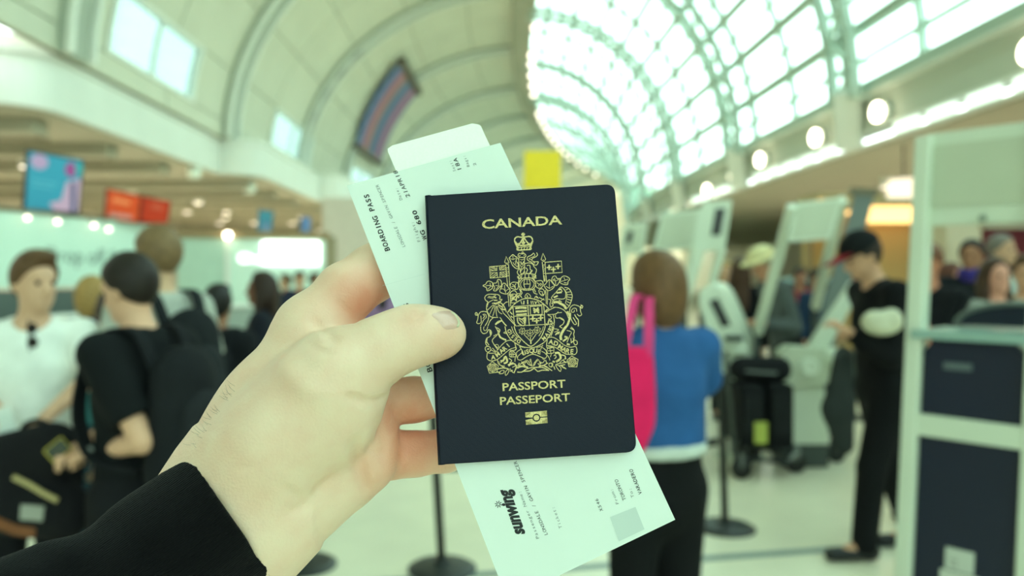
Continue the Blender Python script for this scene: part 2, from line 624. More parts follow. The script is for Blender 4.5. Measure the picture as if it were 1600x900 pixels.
# right fascia, soffit, rails, clerestory band made to glow
def rx(d): return 8.8 + bend(d)
DR = [-21.5, -8, 4, 12, 18, 24, 30, 36, 42, 48, 55, 62, 70, 80, 95]
fr_ = structure('trim_8')
M_fasc = mat('fascia_grey_green', srgb(186, 192, 178), 0.6, vary=0.04, vscale=0.6)
M_lp = glow('clerestory_emission', (0.86, 1.0, 0.92), 0.55)  # brightness of the clerestory glass put in as emission
for d0, d1 in zip(DR[:-1], DR[1:]):
    for nm, xo, z0, z1, m, dep in (('fascia', 0, 3.32, 4.1, M_fasc, 0.5), ('coping', -0.22, 4.1, 4.26, M_white, 0.9), ('lower_rail', -0.05, 2.96, 3.03, M_white, 0.4), ('upper_rail', -0.05, 3.28, 3.34, M_white, 0.4)):
        A = [Vector((rx(d0) + xo, d0 + 0.01, EYE + z0)), Vector((rx(d0) + xo + dep, d0 + 0.01, EYE + z0)), Vector((rx(d0) + xo + dep, d0 + 0.01, EYE + z1)), Vector((rx(d0) + xo, d0 + 0.01, EYE + z1))]
        B = [Vector((rx(d1) + xo, d1 - 0.01, EYE + z0)), Vector((rx(d1) + xo + dep, d1 - 0.01, EYE + z0)), Vector((rx(d1) + xo + dep, d1 - 0.01, EYE + z1)), Vector((rx(d1) + xo, d1 - 0.01, EYE + z1))]
        MB().prism(A, B).build(nm, m, fr_)
    A = [Vector((rx(d0) + 0.06, d0, EYE + 2.93)), Vector((27, d0, EYE + 2.93)), Vector((27, d0, EYE + 3.2)), Vector((rx(d0) + 0.45, d0, EYE + 3.2))]
    B = [Vector((rx(d1) + 0.06, d1, EYE + 2.93)), Vector((27, d1, EYE + 2.93)), Vector((27, d1, EYE + 3.2)), Vector((rx(d1) + 0.45, d1, EYE + 3.2))]
    MB().prism(A, B).build('soffit', M_soffit, fr_)
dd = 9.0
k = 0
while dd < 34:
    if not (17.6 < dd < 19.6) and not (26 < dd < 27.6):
        MB().box((rx(dd) + 0.03, dd, EYE + 3.155), (0.03, 0.47, 0.11)).build('clerestory_glow', M_lp, fr_)
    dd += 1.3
for d in (10.3, 18.6, 26.9, 35.2, 43.5):       # rib feet on the fascia
    foot = MB()
    foot.bar((rx(d) - 0.42, d, EYE + 4.3), (rx(d) - 0.12, d + 0.5, EYE + 3.0), 0.6, 0.34, bev=0.08)
    foot.build('rib_foot', M_white, fr_)
wr = MB().box((27.2, 35, 3.0), (0.2, 76, 3.0)).build('wall_right', mat('back_wall_sand', srgb(182, 176, 154), 0.7, vary=0.05), None)
wr['kind'] = 'structure'
we = MB().box((10, 113, 7), (28, 0.3, 7)).build('wall_end', mat('end_wall_sand', srgb(200, 188, 156), 0.7, vary=0.05), None)
we['kind'] = 'structure'
wn_ = structure('wall_near_added')  # unseen end behind the camera, added with glazing to brighten the foreground
MB().box((3, -22, 1.4), (30, 0.3, 1.4)).build('wall_base', mat('near_wall_sand', srgb(206, 200, 180), 0.7, vary=0.05), wn_)
for k in range(6):
    MB().box((-5.2 + 2.8 * k, -22, 8.6), (0.09, 0.15, 5.9)).build('mullion', M_steel, wn_)
    MB().box((-3.8 + 2.8 * k, -22, 8.6), (1.29, 0.02, 5.8)).build('pane', M_glass, wn_)
MB().box((1.8, -22, 6.5), (8.3, 0.15, 0.08)).build('rail', M_steel, wn_)
# gable that closes the vault above the end wall is the last ring of the shell and glazing

# glazed half of the vault
cl = structure('ceiling')
TH = [2, 12, 22, 32, 42, 52, 62, 72, 82, 90]
DG = [-20.4 + 3.3 * k for k in range(39)]
def purlin(mb, th, d0, d1, wd, dp, off):
    n = max(2, int((d1 - d0) / 3))
    tang = 0.5 * wd / 7.5 * 180 / PI
    for k in range(n):
        da, db = d0 + (d1 - d0) * k / n, d0 + (d1 - d0) * (k + 1) / n
        A = [vr(th - tang, da, off), vr(th + tang, da, off), vr(th + tang, da, off + dp), vr(th - tang, da, off + dp)]
        B = [vr(th - tang, db, off), vr(th + tang, db, off), vr(th + tang, db, off + dp), vr(th - tang, db, off + dp)]
        mb.prism(A, B)
    return mb
for th in TH:
    purlin(MB(), th, -21, 108, 0.24, 0.22, 0.0).build('purlin', M_steel, cl)
for th in (7, 17, 27, 37, 47, 57, 67, 77):
    purlin(MB(), th, -21, 108, 0.11, 0.10, 0.0).build('glazing_bar', M_frame, cl)
for i, d in enumerate(DG):
    o = arch(MB(), vr, 2, 90, d, 0.12 if i % 2 else 0.20, 0.0, 0.18, 14).build('transverse_bar', M_frame if i % 2 else M_steel, cl)
for d in (-14.4, -6.1, 2.0, 10.3, 18.6, 26.9, 35.2, 43.5, 51.8, 60.1, 72, 84, 96):     # paired arch trusses under the glass
    for e in (-0.55, 0.55):
        arch(MB(), vr, 0, 90, d + e, 0.22, 0.40, 0.60, 16).build('truss_arch', M_steel, cl)
    br = MB()
    for k in range(16):
        t0, t1 = 90 * k / 16, 90 * (k + 1) / 16
        s_ = 0.5 if k % 2 else -0.5
        br.bar(vr(t0, d - s_, 0.5), vr(t1, d + s_, 0.5), 0.10, 0.10)
        br.bar(vr(t0, d - 0.55, 0.5), vr(t0, d - 0.55, 0.1), 0.05, 0.05)
        br.bar(vr(t0, d + 0.55, 0.5), vr(t0, d + 0.55, 0.1), 0.05, 0.05)
    o = br.build('truss_bracing', M_frame, cl)
    o['kind'] = 'stuff'
rear = MB()
for i, (d0, d1) in enumerate(zip(DG[:-1], DG[1:])):
    for t0, t1 in zip(TH[:-1], TH[1:]):
        n = 2
        A = [vr(t0 + (t1 - t0) * k / n, d0, -0.005) for k in range(n + 1)] + [vr(t1 - (t1 - t0) * k / n, d0, -0.02) for k in range(n + 1)]
        B = [vr(t0 + (t1 - t0) * k / n, d1, -0.005) for k in range(n + 1)] + [vr(t1 - (t1 - t0) * k / n, d1, -0.02) for k in range(n + 1)]
        if d1 < 6:
            rear.prism(A, B)
        else:
            MB().prism(A, B).build('pane', M_glass, cl)
rear.build('pane_rows_behind_viewer', M_glass, cl)['kind'] = 'stuff'
# crown beam with its row of bulbs
cb = MB()
DC = [-22 + 3 * k for k in range(45)]
for d0, d1 in zip(DC[:-1], DC[1:]):
    A = [vl(86, d0, 0.0), vl(86, d0, 0.5), vr(87, d0, 0.5), vr(87, d0, 0.0)]
    B = [vl(86, d1, 0.0), vl(86, d1, 0.5), vr(87, d1, 0.5), vr(87, d1, 0.0)]
    cb.prism(A, B)
cb.build('crown_beam', M_soffit, cl)

M_lamp = glow('lamp_warm', (1.0, 0.90, 0.66), 5.0)
M_lamp2 = glow('lamp_bulb', (1.0, 0.88, 0.70), 1.9)
ORD = ['first', 'second', 'third', 'fourth', 'fifth', 'sixth', 'seventh', 'eighth', 'ninth', 'tenth', 'eleventh', 'twelfth', 'thirteenth', 'fourteenth', 'fifteenth', 'sixteenth', 'seventeenth', 'eighteenth']
bulb_d = [36.5, 41, 42.8, 45.2, 47.6, 50, 56, 58, 60.5, 63, 65.5, 68, 71, 74, 77, 81, 85, 90]
b0 = None
for k, d in enumerate(bulb_d):
    p = vr(86.5, d, 0.62)
    if b0 is None:
        t = thing('bulb_lamp', 'small round bulb lamp in the long row under the crown beam of the vault', 'lamp', p, 'bulbs along the crown beam')
        MB().lathe(p, [(0.04, 0.12), (0.09, 0.10), (0.09, 0.0)], 12).build('lamp_housing', M_white, t)
        MB().lathe(p, [(0.08, 0.0), (0.13, -0.04), (0.145, -0.10), (0.12, -0.18), (0.04, -0.22)], 14).build('bulb', M_lamp2, t, smooth=True)
        b0 = t
    else:
        t = b0.copy(); COL.objects.link(t); t.location = p
        for ch in list(b0.children):
            c = ch.copy(); COL.objects.link(c); c.parent = t
    t['label'] = 'small round bulb under the crown beam of the vault, %s from the near end' % ORD[k]
# oval lamps on the right fascia
OV = [(1592, 80, 'nearest the right edge of the picture'), (1358, 175, 'beside the nearest pale rib foot'), (1263, 215, 'third along from the near end'),
      (1178, 250, 'fourth along from the near end'), (1136, 275, 'second from the far end'), (1097, 297, 'farthest along')]
o0 = None
for k, (px, py, wh) in enumerate(OV):
    d = 8.35 * F / (px - CX)
    p = Vector((8.55, d, EYE + (CY - py) / F * d))
    lab = 'oval warm white lamp on the right fascia, ' + wh
    if o0 is None:
        t = thing('fascia_lamp', lab, 'lamp', p, 'oval lamps along the right fascia')
        ax = (Vector((0, 1, 0)), Vector((0, 0, 1)), Vector((-1, 0, 0)))
        MB().lathe(p + Vector((0.25, 0, 0)), [(0.10, 0.0), (0.22, 0.05), (0.22, 0.2), (0.17, 0.24)], 18, ax).build('lamp_housing', M_white, t)
        MB().lathe(p, [(0.20, 0.0), (0.21, 0.05), (0.12, 0.1), (0.03, 0.12)], 18, ax).build('lens', M_lamp, t, smooth=True)
        o0 = t
    else:
        t = o0.copy(); COL.objects.link(t); t.location = p; t['label'] = lab
        for ch in list(o0.children):
            c = ch.copy(); COL.objects.link(c); c.parent = t
    t.rotation_euler = (0, 0, rad(8))
# downlights under the left soffits
dl0 = None
n = 0
for d, xs in ((27.5, (-12.2,)), (30, (-10.8, -13.0)), (34.5, (-9.5, -11.2, -12.9)), (38, (-8.8, -10.6, -12.4)), (42, (-8.2, -10.2, -12.2, -14)), (20, (-11.5, -13.5)), (50, (-6.5, -8.5, -10.5))):
    for x in xs:
        p = Vector((x, d, ZB0 - 0.3))
        if dl0 is None:
            t = thing('downlight', 'small recessed warm downlight in the beige soffit above the left counters', 'lamp', p, 'downlights in the left soffit')
            MB().lathe(p, [(0.14, 0.02), (0.17, 0.0), (0.17, 0.32), (0.1, 0.32)], 14).build('trim_ring', M_white, t)
            MB().lathe(p, [(0.03, -0.02), (0.13, -0.01), (0.13, 0.015)], 14).build('lens', M_lamp2, t)
            dl0 = t
        else:
            t = dl0.copy(); COL.objects.link(t); t.location = p
            for ch in list(dl0.children):
                c = ch.copy(); COL.objects.link(c); c.parent = t
        t['label'] = 'warm downlight in the left soffit, %s in its row, %s row from near' % (ORD[xs.index(x)], ORD[sorted([20, 27.5, 30, 34.5, 38, 42, 50]).index(d)])
        if n % 3 == 0:
            ld = bpy.data.lights.new('downlight_glow', 'SPOT')
            ld.energy = 110; ld.color = (1.0, 0.88, 0.7); ld.spot_size = rad(140); ld.shadow_soft_size = 0.12
            lo = bpy.data.objects.new('light_source', ld); COL.objects.link(lo); lo.parent = t; lo.location = (0, 0, -0.06)
        n += 1
# the same kind under the right soffit
n = 0
for d, xs in ((14, (13, 17)), (19, (11.5, 15)), (24, (12, 16)), (30, (12.5, 17))):
    for x in xs:
        p = Vector((x, d, EYE + 2.63))
        t = dl0.copy(); COL.objects.link(t); t.location = p
        t['label'] = 'warm downlight behind the right fascia, %s of the %s pair from near' % ('inner' if x == xs[0] else 'outer', ORD[[14, 19, 24, 30].index(d)])
        t['group'] = 'downlights in the right soffit'
        for ch in list(dl0.children):
            if ch.type != 'MESH': continue
            c = ch.copy(); COL.objects.link(c); c.parent = t
        if n % 2 == 0:
            ld = bpy.data.lights.new('downlight_glow', 'SPOT')
            ld.energy = 110; ld.color = (1.0, 0.88, 0.7); ld.spot_size = rad(140); ld.shadow_soft_size = 0.12
            lo = bpy.data.objects.new('light_source', ld); COL.objects.link(lo); lo.parent = t; lo.location = (0, 0, -0.06)
        n += 1

# unseen fill lights added under the soffits to brighten the side aisles
for x, ys, sx in ((-12.6, (9, 20, 31), 7.0), (15.0, (8, 19, 30), 9.0)):
    for y in ys:
        ld = bpy.data.lights.new('aisle_fill', 'AREA')
        ld.shape = 'RECTANGLE'; ld.size = sx; ld.size_y = 7
        ld.energy = AISLE_FILL; ld.color = (1.0, 0.97, 0.88)
        lo = bpy.data.objects.new('aisle_fill', ld); COL.objects.link(lo); lo.location = (x, y, EYE + 2.66)
# ------------------------------------------------------------------ passport, boarding passes
pTL, pTR, pBL, pBR = pt(667, 306, .3785), pt(960, 287.5, .3785), pt(688, 726, .3625), pt(995, 706, .3625)
PN = (pTR - pTL).cross(pBL - pTL).normalized()
CAMP = Vector((0, 0, EYE))
if PN.dot(CAMP - pTL) < 0: PN = -PN
def onpass(px, py, off=0.0):
    r = pt(px, py, 1.0) - CAMP
    P0 = pTL + PN * off
    return CAMP + r * ((P0 - CAMP).dot(PN) / r.dot(PN))

def navy_cover():
    m = bpy.data.materials.new('navy_passport_cloth')
    m.use_nodes = True
    n = m.node_tree
    b = n.nodes['Principled BSDF']
    b.inputs['Base Color'].default_value = srgb(5, 15, 34)
    b.inputs['Roughness'].default_value = 0.42
    b.inputs['Specular IOR Level'].default_value = 0.2
    co = n.nodes.new('ShaderNodeTexCoord')
    mp = n.nodes.new('ShaderNodeMapping')
    mp.inputs['Rotation'].default_value = (0.1, 0.6, 0.12)
    mp.inputs['Scale'].default_value = (2600, 2600, 1500)
    vo = n.nodes.new('ShaderNodeTexVoronoi')
    vo.inputs['Scale'].default_value = 1.0
    vo.inputs['Randomness'].default_value = 0.45
    bu = n.nodes.new('ShaderNodeBump')
    bu.inputs['Strength'].default_value = 0.55
    bu.inputs['Distance'].default_value = 0.00012
    bu.invert = True
    n.links.new(co.outputs['Object'], mp.inputs[0])
    n.links.new(mp.outputs[0], vo.inputs['Vector'])
    n.links.new(vo.outputs['Distance'], bu.inputs['Height'])
    n.links.new(bu.outputs[0], b.inputs['Normal'])
    return m
M_navy = navy_cover()
def gold_mat():
    m = bpy.data.materials.new('gold_foil')
    m.use_nodes = True
    n = m.node_tree
    b = n.nodes['Principled BSDF']
    co = n.nodes.new('ShaderNodeTexCoord')
    t = n.nodes.new('ShaderNodeTexNoise')
    t.inputs['Scale'].default_value = 2600
    t.inputs['Detail'].default_value = 2
    r = n.nodes.new('ShaderNodeValToRGB')
    r.color_ramp.elements[0].position = 0.30
    r.color_ramp.elements[0].color = srgb(160, 142, 84)
    r.color_ramp.elements[1].position = 0.58
    r.color_ramp.elements[1].color = srgb(222, 202, 142)
    n.links.new(co.outputs['Object'], t.inputs['Vector'])
    n.links.new(t.outputs[0], r.inputs[0])
    n.links.new(r.outputs[0], b.inputs['Base Color'])
    b.inputs['Metallic'].default_value = 0.25
    b.inputs['Roughness'].default_value = 0.5
    return m
M_gold = gold_mat()
M_page = mat('passport_pages', srgb(214, 212, 196), 0.8)

def round_poly(c, radii, n=8):
    out = []
    N = len(c)
    for i in range(N):
        p = Vector(c[i]); a = Vector(c[i - 1]); b = Vector(c[(i + 1) % N])
        r = radii[i]
        if r <= 0: out.append(p); continue
        A = p + (a - p).normalized() * r
        B = p + (b - p).normalized() * r
        for k in range(n + 1):
            t = k / n
            out.append(A * (1 - t) ** 2 + p * 2 * t * (1 - t) + B * t ** 2)
    return out
pp = thing('passport', 'navy blue passport with gold crest and lettering held up by the hand', 'passport', onpass(690, 724, -0.0015))
edge = round_poly([(667, 306), (960, 287.5), (995, 706), (688, 726)], [2, 15, 17, 2])
# front cover: bevelled slab
cv = MB()
lo_ = [onpass(q[0], q[1], -0.0007) for q in edge]
c_ = Vector((829, 506))
mid_ = [onpass(q[0], q[1], -0.0002) for q in edge]
top_ = [onpass(*(Vector(q) + (c_ - Vector(q)).normalized() * 1.6), 0.0) for q in edge]
n_ = len(edge)
vv = lo_ + mid_ + top_
ff = [tuple(range(n_))[::-1], tuple(range(2 * n_, 3 * n_))]
for l in range(2):
    for k in range(n_):
        ff.append((l * n_ + k, l * n_ + (k + 1) % n_, (l + 1) * n_ + (k + 1) % n_, (l + 1) * n_ + k))
put('front_cover', vv, ff, M_navy, pp)
def slab(name, o0, o1, shrink, m, par):
    e = [Vector(q) + (c_ - Vector(q)).normalized() * shrink for q in edge]
    return MB().prism([onpass(q[0], q[1], o0) for q in e], [onpass(q[0], q[1], o1) for q in e]).build(name, m, par)
slab('page_block', -0.0026, -0.0007, 4, M_page, pp)
slab('back_cover', -0.0033, -0.0026, 0.5, M_navy, pp)
sp_ = []
for k in range(13):
    t = k / 12
    q = Vector((667, 306)).lerp(Vector((688, 726)), t)
    sp_.append(onpass(q[0] + 2.2, q[1], -0.00165))
MB().tube(sp_, 0.00165, 10).build('spine', M_navy, pp, smooth=True)

OFF = 0.00006
sf = lambda x, y: onpass(x, y, OFF)
write('lettering', 'CANADA', (753.5, 357.5), (878.5, 350.2), 14.6, sf, M_gold, pp, bold=0.018)
write('lettering', 'PASSPORT', (785.5, 610.8), (884, 605.2), 12.6, sf, M_gold, pp, bold=0.016)
write('lettering', 'PASSEPORT', (781.5, 632.6), (891, 626.2), 12.6, sf, M_gold, pp, bold=0.016)

class Foil:
    """flat gold strokes laid on the cover; points in photograph pixels."""
    def __init__(s, off=OFF): s.v = []; s.f = []; s.off = off
    def stroke(s, P, wd, closed=False):
        P = [Vector(p) for p in P]
        n = len(P)
        N = []
        for i in range(n):
            a = P[i - 1] if (i > 0 or closed) else P[i]
            b = P[(i + 1) % n] if (i < n - 1 or closed) else P[i]
            t = b - a
            t = t.normalized() if t.length > 1e-6 else Vector((1, 0))
            N.append(Vector((-t[1], t[0])))
        k0 = len(s.v)
        for p, m in zip(P, N):
            for sg in (1, -1):
                q = p + m * wd / 2 * sg
                s.v.append(onpass(q[0], q[1], s.off))
        for i in range(n if closed else n - 1):
            j = (i + 1) % n
            s.f.append((k0 + 2 * i, k0 + 2 * i + 1, k0 + 2 * j + 1, k0 + 2 * j))
    def poly(s, P):
        k0 = len(s.v)
        s.v += [onpass(q[0], q[1], s.off) for q in P]
        s.f.append(tuple(range(k0, k0 + len(P))))
    def disc(s, c, r0, r1, n=24):
        k0 = len(s.v)
        for k in range(n):
            a = 2 * PI * k / n
            for r in (r0, r1):
                s.v.append(onpass(c[0] + r * math.cos(a), c[1] + r * math.sin(a), s.off))
        for k in range(n):
            j = (k + 1) % n
            s.f.append((k0 + 2 * k, k0 + 2 * k + 1, k0 + 2 * j + 1, k0 + 2 * j))

# chip symbol: gold plate split by a dark ring and line
chip = Foil()
u_ = Vector((33.7, -2.9)) / 33.7
v_ = Vector((1.3, 19.3)) / 19.3
cc = Vector((838.2, 652.7))
def cq(a, b): return cc + u_ * a + v_ * b
W_, H_ = 16.9, 9.7
for sg in (-1, 1):
    arc = []
    for k in range(15):
        a = PI * k / 14
        x, y = 6.2 * math.cos(a), 6.2 * math.sin(a)
        if y < 0.75: y = 0.75
        arc.append((x, y))
    P = [(W_, 0.75), (W_, H_), (-W_, H_), (-W_, 0.75)] + arc[::-1]
    # split into quads between the arc and the outer edge
    outer = []
    for x, y in arc:
        a = math.atan2(y, x)
        k = min(W_ / max(abs(math.cos(a)), 1e-6), H_ / max(abs(math.sin(a)), 1e-6))
        outer.append((k * math.cos(a), max(0.75, k * math.sin(a))))
    pts_o = []
    for i in range(14):
        q = [arc[i], outer[i], outer[i + 1], arc[i + 1]]
        chip.poly([cq(x, sg * y) for x, y in q])
    chip.poly([cq(6.0, sg * 0.75), cq(W_, sg * 0.75), cq(W_, sg * H_), cq(outer[3][0], sg * H_ * 0.2)])
    chip.poly([cq(W_, sg * H_ * 0.4), cq(W_, sg * H_), cq(8, sg * H_), cq(8, sg * H_ * 0.6)])
    chip.poly([cq(-W_, sg * H_ * 0.4), cq(-W_, sg * H_), cq(-8, sg * H_), cq(-8, sg * H_ * 0.6)])
chip.disc(cc, 0.01, 4.3)
put('chip_symbol', chip.v, chip.f, M_gold, pp)

# the crest, stroke by stroke; coordinates are 11.25 units per photograph pixel from each corner
ORIG = {1: (740, 360), 2: (810, 360), 3: (740, 430), 4: (780, 430), 5: (835, 430), 6: (740, 510), 7: (785, 510), 8: (835, 510)}
def zp(o, p): return (ORIG[o][0] + p[0] / 11.25, ORIG[o][1] + p[1] / 11.25)
def smoothed(P, closed):
    if len(P) < 3: return P
    Q = [Vector(p) for p in P]
    n = len(Q)
    out = []
    rng = range(n if closed else n - 1)
    for i in rng:
        p0 = Q[i - 1] if (i > 0 or closed) else Q[0]
        p1, p2 = Q[i], Q[(i + 1) % n]
        p3 = Q[(i + 2) % n] if (i + 2 < n or closed) else p2
        for t in (0, .25, .5, .75):
            out.append(0.5 * ((2 * p1) + (p2 - p0) * t + (2 * p0 - 5 * p1 + 4 * p2 - p3) * t * t + (3 * p1 - p0 - 3 * p2 + p3) * t ** 3))
    if not closed: out.append(Q[-1])
    return out
def draw(foil, o, items, wd=15):
    for it in items:
        it = list(it)
        closed = it[0] == 'c'
        if closed: it = it[1:]
        sharp = it[0] == 's'
        if sharp: it = it[1:]
        wz = wd
        if not isinstance(it[0], tuple):
            wz = it[0]; it = it[1:]
        P = [zp(o, p) for p in it]
        if not sharp: P = [tuple(q) for q in smoothed(P, closed)]
        foil.stroke(P, 0.86 * wz / 11.25, closed)
def fleur(foil, o, c, r=46):
    x, y = c
    draw(foil, o, [('s', 30, (x, y - r), (x, y + r)), ('s', 26, (x - r, y + 4), (x + r, y - 4)), ('s', 40, (x - 16, y), (x + 16, y))])
def leafstar(foil, o, c, r, a0=0.0):
    P = []
    for k in range(14):
        a = a0 + PI / 2 * 3 + 2 * PI * k / 14
        q = r if k % 2 == 0 else r * 0.62
        P.append((c[0] + q * math.cos(a), c[1] + q * math.sin(a)))
    draw(foil, o, [tuple(['c', 's', 13] + P), ('s', 9, (c[0], c[1] - r * .55), (c[0], c[1] + r * .5)), ('s', 9, (c[0] - r * .45, c[1] - r * .1), (c[0], c[1] + r * .3)), ('s', 9, (c[0] + r * .45, c[1] - r * .1), (c[0], c[1] + r * .3))])

crown = Foil()
draw(crown, 2, [
    ('c', 26, (85, 112), (55, 122), (-15, 112), (-58, 140), (-64, 190), (-42, 250), (-20, 300), (-15, 345), (100, 342), (218, 332), (215, 295), (232, 245), (250, 185), (232, 128), (185, 106), (125, 116)),
    ('s', 46, (82, 40), (86, 120)), ('s', 30, (50, 70), (116, 66)),
    (34, (85, 115), (86, 200), (90, 280)), (24, (85, 120), (45, 200), (-20, 290)), (24, (95, 118), (140, 190), (215, 285)),
    (30, (-40, 245), (30, 262), (90, 268), (150, 258), (232, 240)), ('s', 14, (-20, 300), (215, 285)),
    ('s', 14, (10, 300), (-5, 345)), ('s', 14, (60, 300), (45, 345)), ('s', 14, (110, 296), (95, 342)), ('s', 14, (160, 292), (145, 338)), ('s', 14, (205, 290), (190, 335)),
    (20, (-50, 200), (-20, 235), (20, 225)), (20, (240, 195), (215, 232), (170, 222)), (30, (60, 205), (85, 240), (115, 202)),
])
put('crest_crown', crown.v, crown.f, M_gold, pp)

flags = Foil()
draw(flags, 1, [
    ('c', 's', 17, (278, 640), (565, 615), (575, 815), (292, 838)),
    ('s', 13, (408, 628), (412, 702), (283, 714)), ('s', 13, (452, 625), (458, 697), (565, 690)),
    ('s', 13, (290, 748), (415, 740), (420, 832)), ('s', 13, (570, 726), (460, 736), (465, 826)),
    ('s', 12, (292, 645), (408, 700)), ('s', 12, (330, 640), (408, 675)), ('s', 12, (285, 675), (350, 708)),
    ('s', 12, (555, 620), (460, 692)), ('s', 12, (520, 620), (458, 668)), ('s', 12, (565, 650), (500, 692)),
    ('s', 12, (295, 828), (414, 745)), ('s', 12, (330, 835), (416, 778)), ('s', 12, (290, 795), (350, 748)),
    ('s', 12, (572, 810), (465, 742)), ('s', 12, (540, 818), (465, 770)), ('s', 12, (572, 780), (510, 738)),
    ('c', 's', 16, (572, 458), (622, 560), (597, 602), (545, 560)), ('s', 12, (588, 600), (588, 560)),
    ('s', 14, (562, 600), (580, 760), (588, 900)), ('s', 14, (614, 595), (624, 760), (630, 900)),
    ('s', 12, (570, 660), (620, 656)), ('s', 12, (574, 730), (622, 727)), ('s', 12, (578, 800), (626, 797)), ('s', 22, (590, 690), (596, 695)), ('s', 22, (592, 760), (600, 766)),
])
draw(flags, 2, [
    ('c', 's', 16, (432, 402), (480, 505), (448, 550), (399, 512)), ('s', 12, (440, 550), (438, 510)),
    ('s', 14, (418, 552), (438, 740), (452, 900)), ('s', 14, (468, 548), (478, 740), (488, 900)),
    ('s', 12, (425, 610), (470, 606)), ('s', 12, (430, 680), (474, 676)), ('s', 12, (436, 755), (480, 750)), ('s', 22, (440, 640), (450, 644)), ('s', 22, (446, 710), (456, 714)),
    ('s', 16, (478, 560), (755, 538), (770, 738), (490, 758)),
])
for c in ((540, 650), (615, 685), (697, 635)): fleur(flags, 2, c)
draw(flags, 3, [('s', 14, (584, 30), (600, 200)), ('s', 14, (626, 30), (636, 190)), ('s', 14, (604, 320), (624, 555)), ('s', 14, (642, 300), (652, 545))])
draw(flags, 5, [('s', 14, (170, 0), (182, 110)), ('s', 14, (204, 0), (212, 110)), ('s', 14, (200, 260), (208, 500)), ('s', 14, (234, 260), (226, 520))])
put('crest_flag', flags.v, flags.f, M_gold, pp)

lion = Foil()
draw(lion, 1, [
    ('c', (625, 490), (650, 460), (690, 425), (730, 455), (768, 480), (745, 530), (790, 600), (800, 665), (750, 670), (690, 620), (660, 560), (645, 525)),
    (11, (690, 440), (695, 520)), (11, (640, 492), (695, 510), (750, 482)), (11, (690, 560), (720, 600), (775, 645)), (11, (730, 540), (745, 600)),
    (11, (780, 490), (800, 560), (790, 640), (800, 690)),
])
draw(lion, 2, [
    ('c', (-5, 430), (15, 470), (118, 468), (128, 430), (95, 405), (60, 415), (20, 402)), ('c', 12, (75, 375), (92, 390), (75, 404), (58, 390)), ('s', 26, (20, 440), (30, 446)), ('s', 26, (95, 436), (105, 438)),
    ((8, 478), (5, 560), (-5, 640), (30, 690)), ((112, 478), (104, 560), (110, 630), (60, 690), (30, 740)), (12, (35, 505), (60, 520), (95, 500)), (18, (40, 545), (60, 600), (95, 545)), (12, (20, 600), (60, 640), (100, 590)),
    ((150, 505), (168, 462), (220, 440), (270, 395)), ((320, 390), (336, 432), (300, 468), (250, 490), (240, 530), (290, 552), (350, 552), (318, 610), (272, 600), (232, 560), (180, 535), (150, 505)), (12, (270, 400), (290, 440), (245, 470), (190, 490)), (12, (180, 500), (230, 520), (290, 580)),
    ((110, 585), (180, 570), (248, 590), (280, 645), (318, 690), (300, 760), (282, 835)), ((150, 620), (200, 615), (210, 690), (245, 705), (205, 752), (140, 750), (160, 690), (128, 655)), ((55, 650), (30, 720), (60, 765), (100, 725), (110, 640)),
    (26, (205, 740), (235, 720)), (26, (90, 740), (120, 730)),
    ((20, 795), (60, 768), (180, 762), (285, 775), (305, 830)), ('s', (62, 775), (50, 835)), ('s', (120, 768), (116, 830)), ('s', (180, 765), (184, 830)), ('s', (238, 770), (252, 830)), ('s', 14, (5, 842), (320, 838)),
    ((0, 690), (-20, 740), (10, 790)), ('c', 12, (20, 800), (40, 825), (10, 850), (-12, 825)), ('c', 12, (285, 770), (310, 800), (290, 830), (262, 800)),
])
draw(lion, 4, [
    ('c', 16, (345, 150), (405, 60), (490, 48), (580, 58), (640, 150), (600, 240), (490, 262), (385, 242)), ('c', 12, (375, 155), (425, 82), (490, 72), (560, 82), (612, 150), (572, 228), (490, 240), (410, 232)),
    (13, (450, 75), (432, 155), (458, 242)), (13, (526, 75), (546, 155), (522, 242)), ('s', 14, (432, 155), (545, 155)), ('s', 10, (490, 75), (490, 150)),
    (18, (318, 20), (350, 60), (330, 140)), (18, (630, 10), (610, 60), (645, 130)),
])
put('crest_helm_lion', lion.v, lion.f, M_gold, pp)

leaves = Foil()
draw(leaves, 3, [
    ('c', (165, 185), (210, 160), (240, 115), (280, 105), (332, 135), (332, 215), (310, 245), (240, 275), (225, 220)), (11, (330, 195), (270, 180), (215, 188)), (11, (285, 135), (300, 185)), (11, (250, 250), (300, 195)),
    ('c', (342, 145), (400, 135), (430, 75), (482, 100), (490, 190), (460, 210), (392, 275), (350, 265), (370, 220)), (11, (490, 190), (440, 190), (385, 180)), (11, (432, 100), (442, 180)), (11, (390, 255), (440, 195)),
    ('c', (468, 250), (500, 200), (500, 170), (540, 138), (590, 190), (642, 260), (580, 330), (470, 300)), (11, (565, 315), (550, 240), (542, 170)), (11, (555, 280), (520, 240), (480, 245)), (11, (562, 285), (600, 250), (632, 240)),
    ('c', (652, 150), (700, 122), (772, 135), (790, 190), (760, 250), (690, 240), (645, 210)), (14, (680, 160), (740, 205)), (14, (745, 145), (720, 200), (745, 240)), (12, (665, 200), (720, 200)),
    ('c', (630, 350), (660, 290), (720, 272), (762, 322), (740, 370), (680, 382)), (12, (645, 340), (690, 330), (740, 335)), (24, (655, 358), (700, 352)),
    ((650, 405), (720, 390), (750, 340), (800, 320)), ((655, 445), (700, 400), (745, 455)), ((745, 455), (755, 380), (800, 355), (840, 375)), (24, (680, 425), (720, 410)),
    ((500, 545), (560, 482), (600, 470)), ((640, 482), (700, 488), (755, 480)), ((590, 668), (630, 605), (672, 560), (692, 545)), ((655, 470), (690, 430), (745, 420)),
])
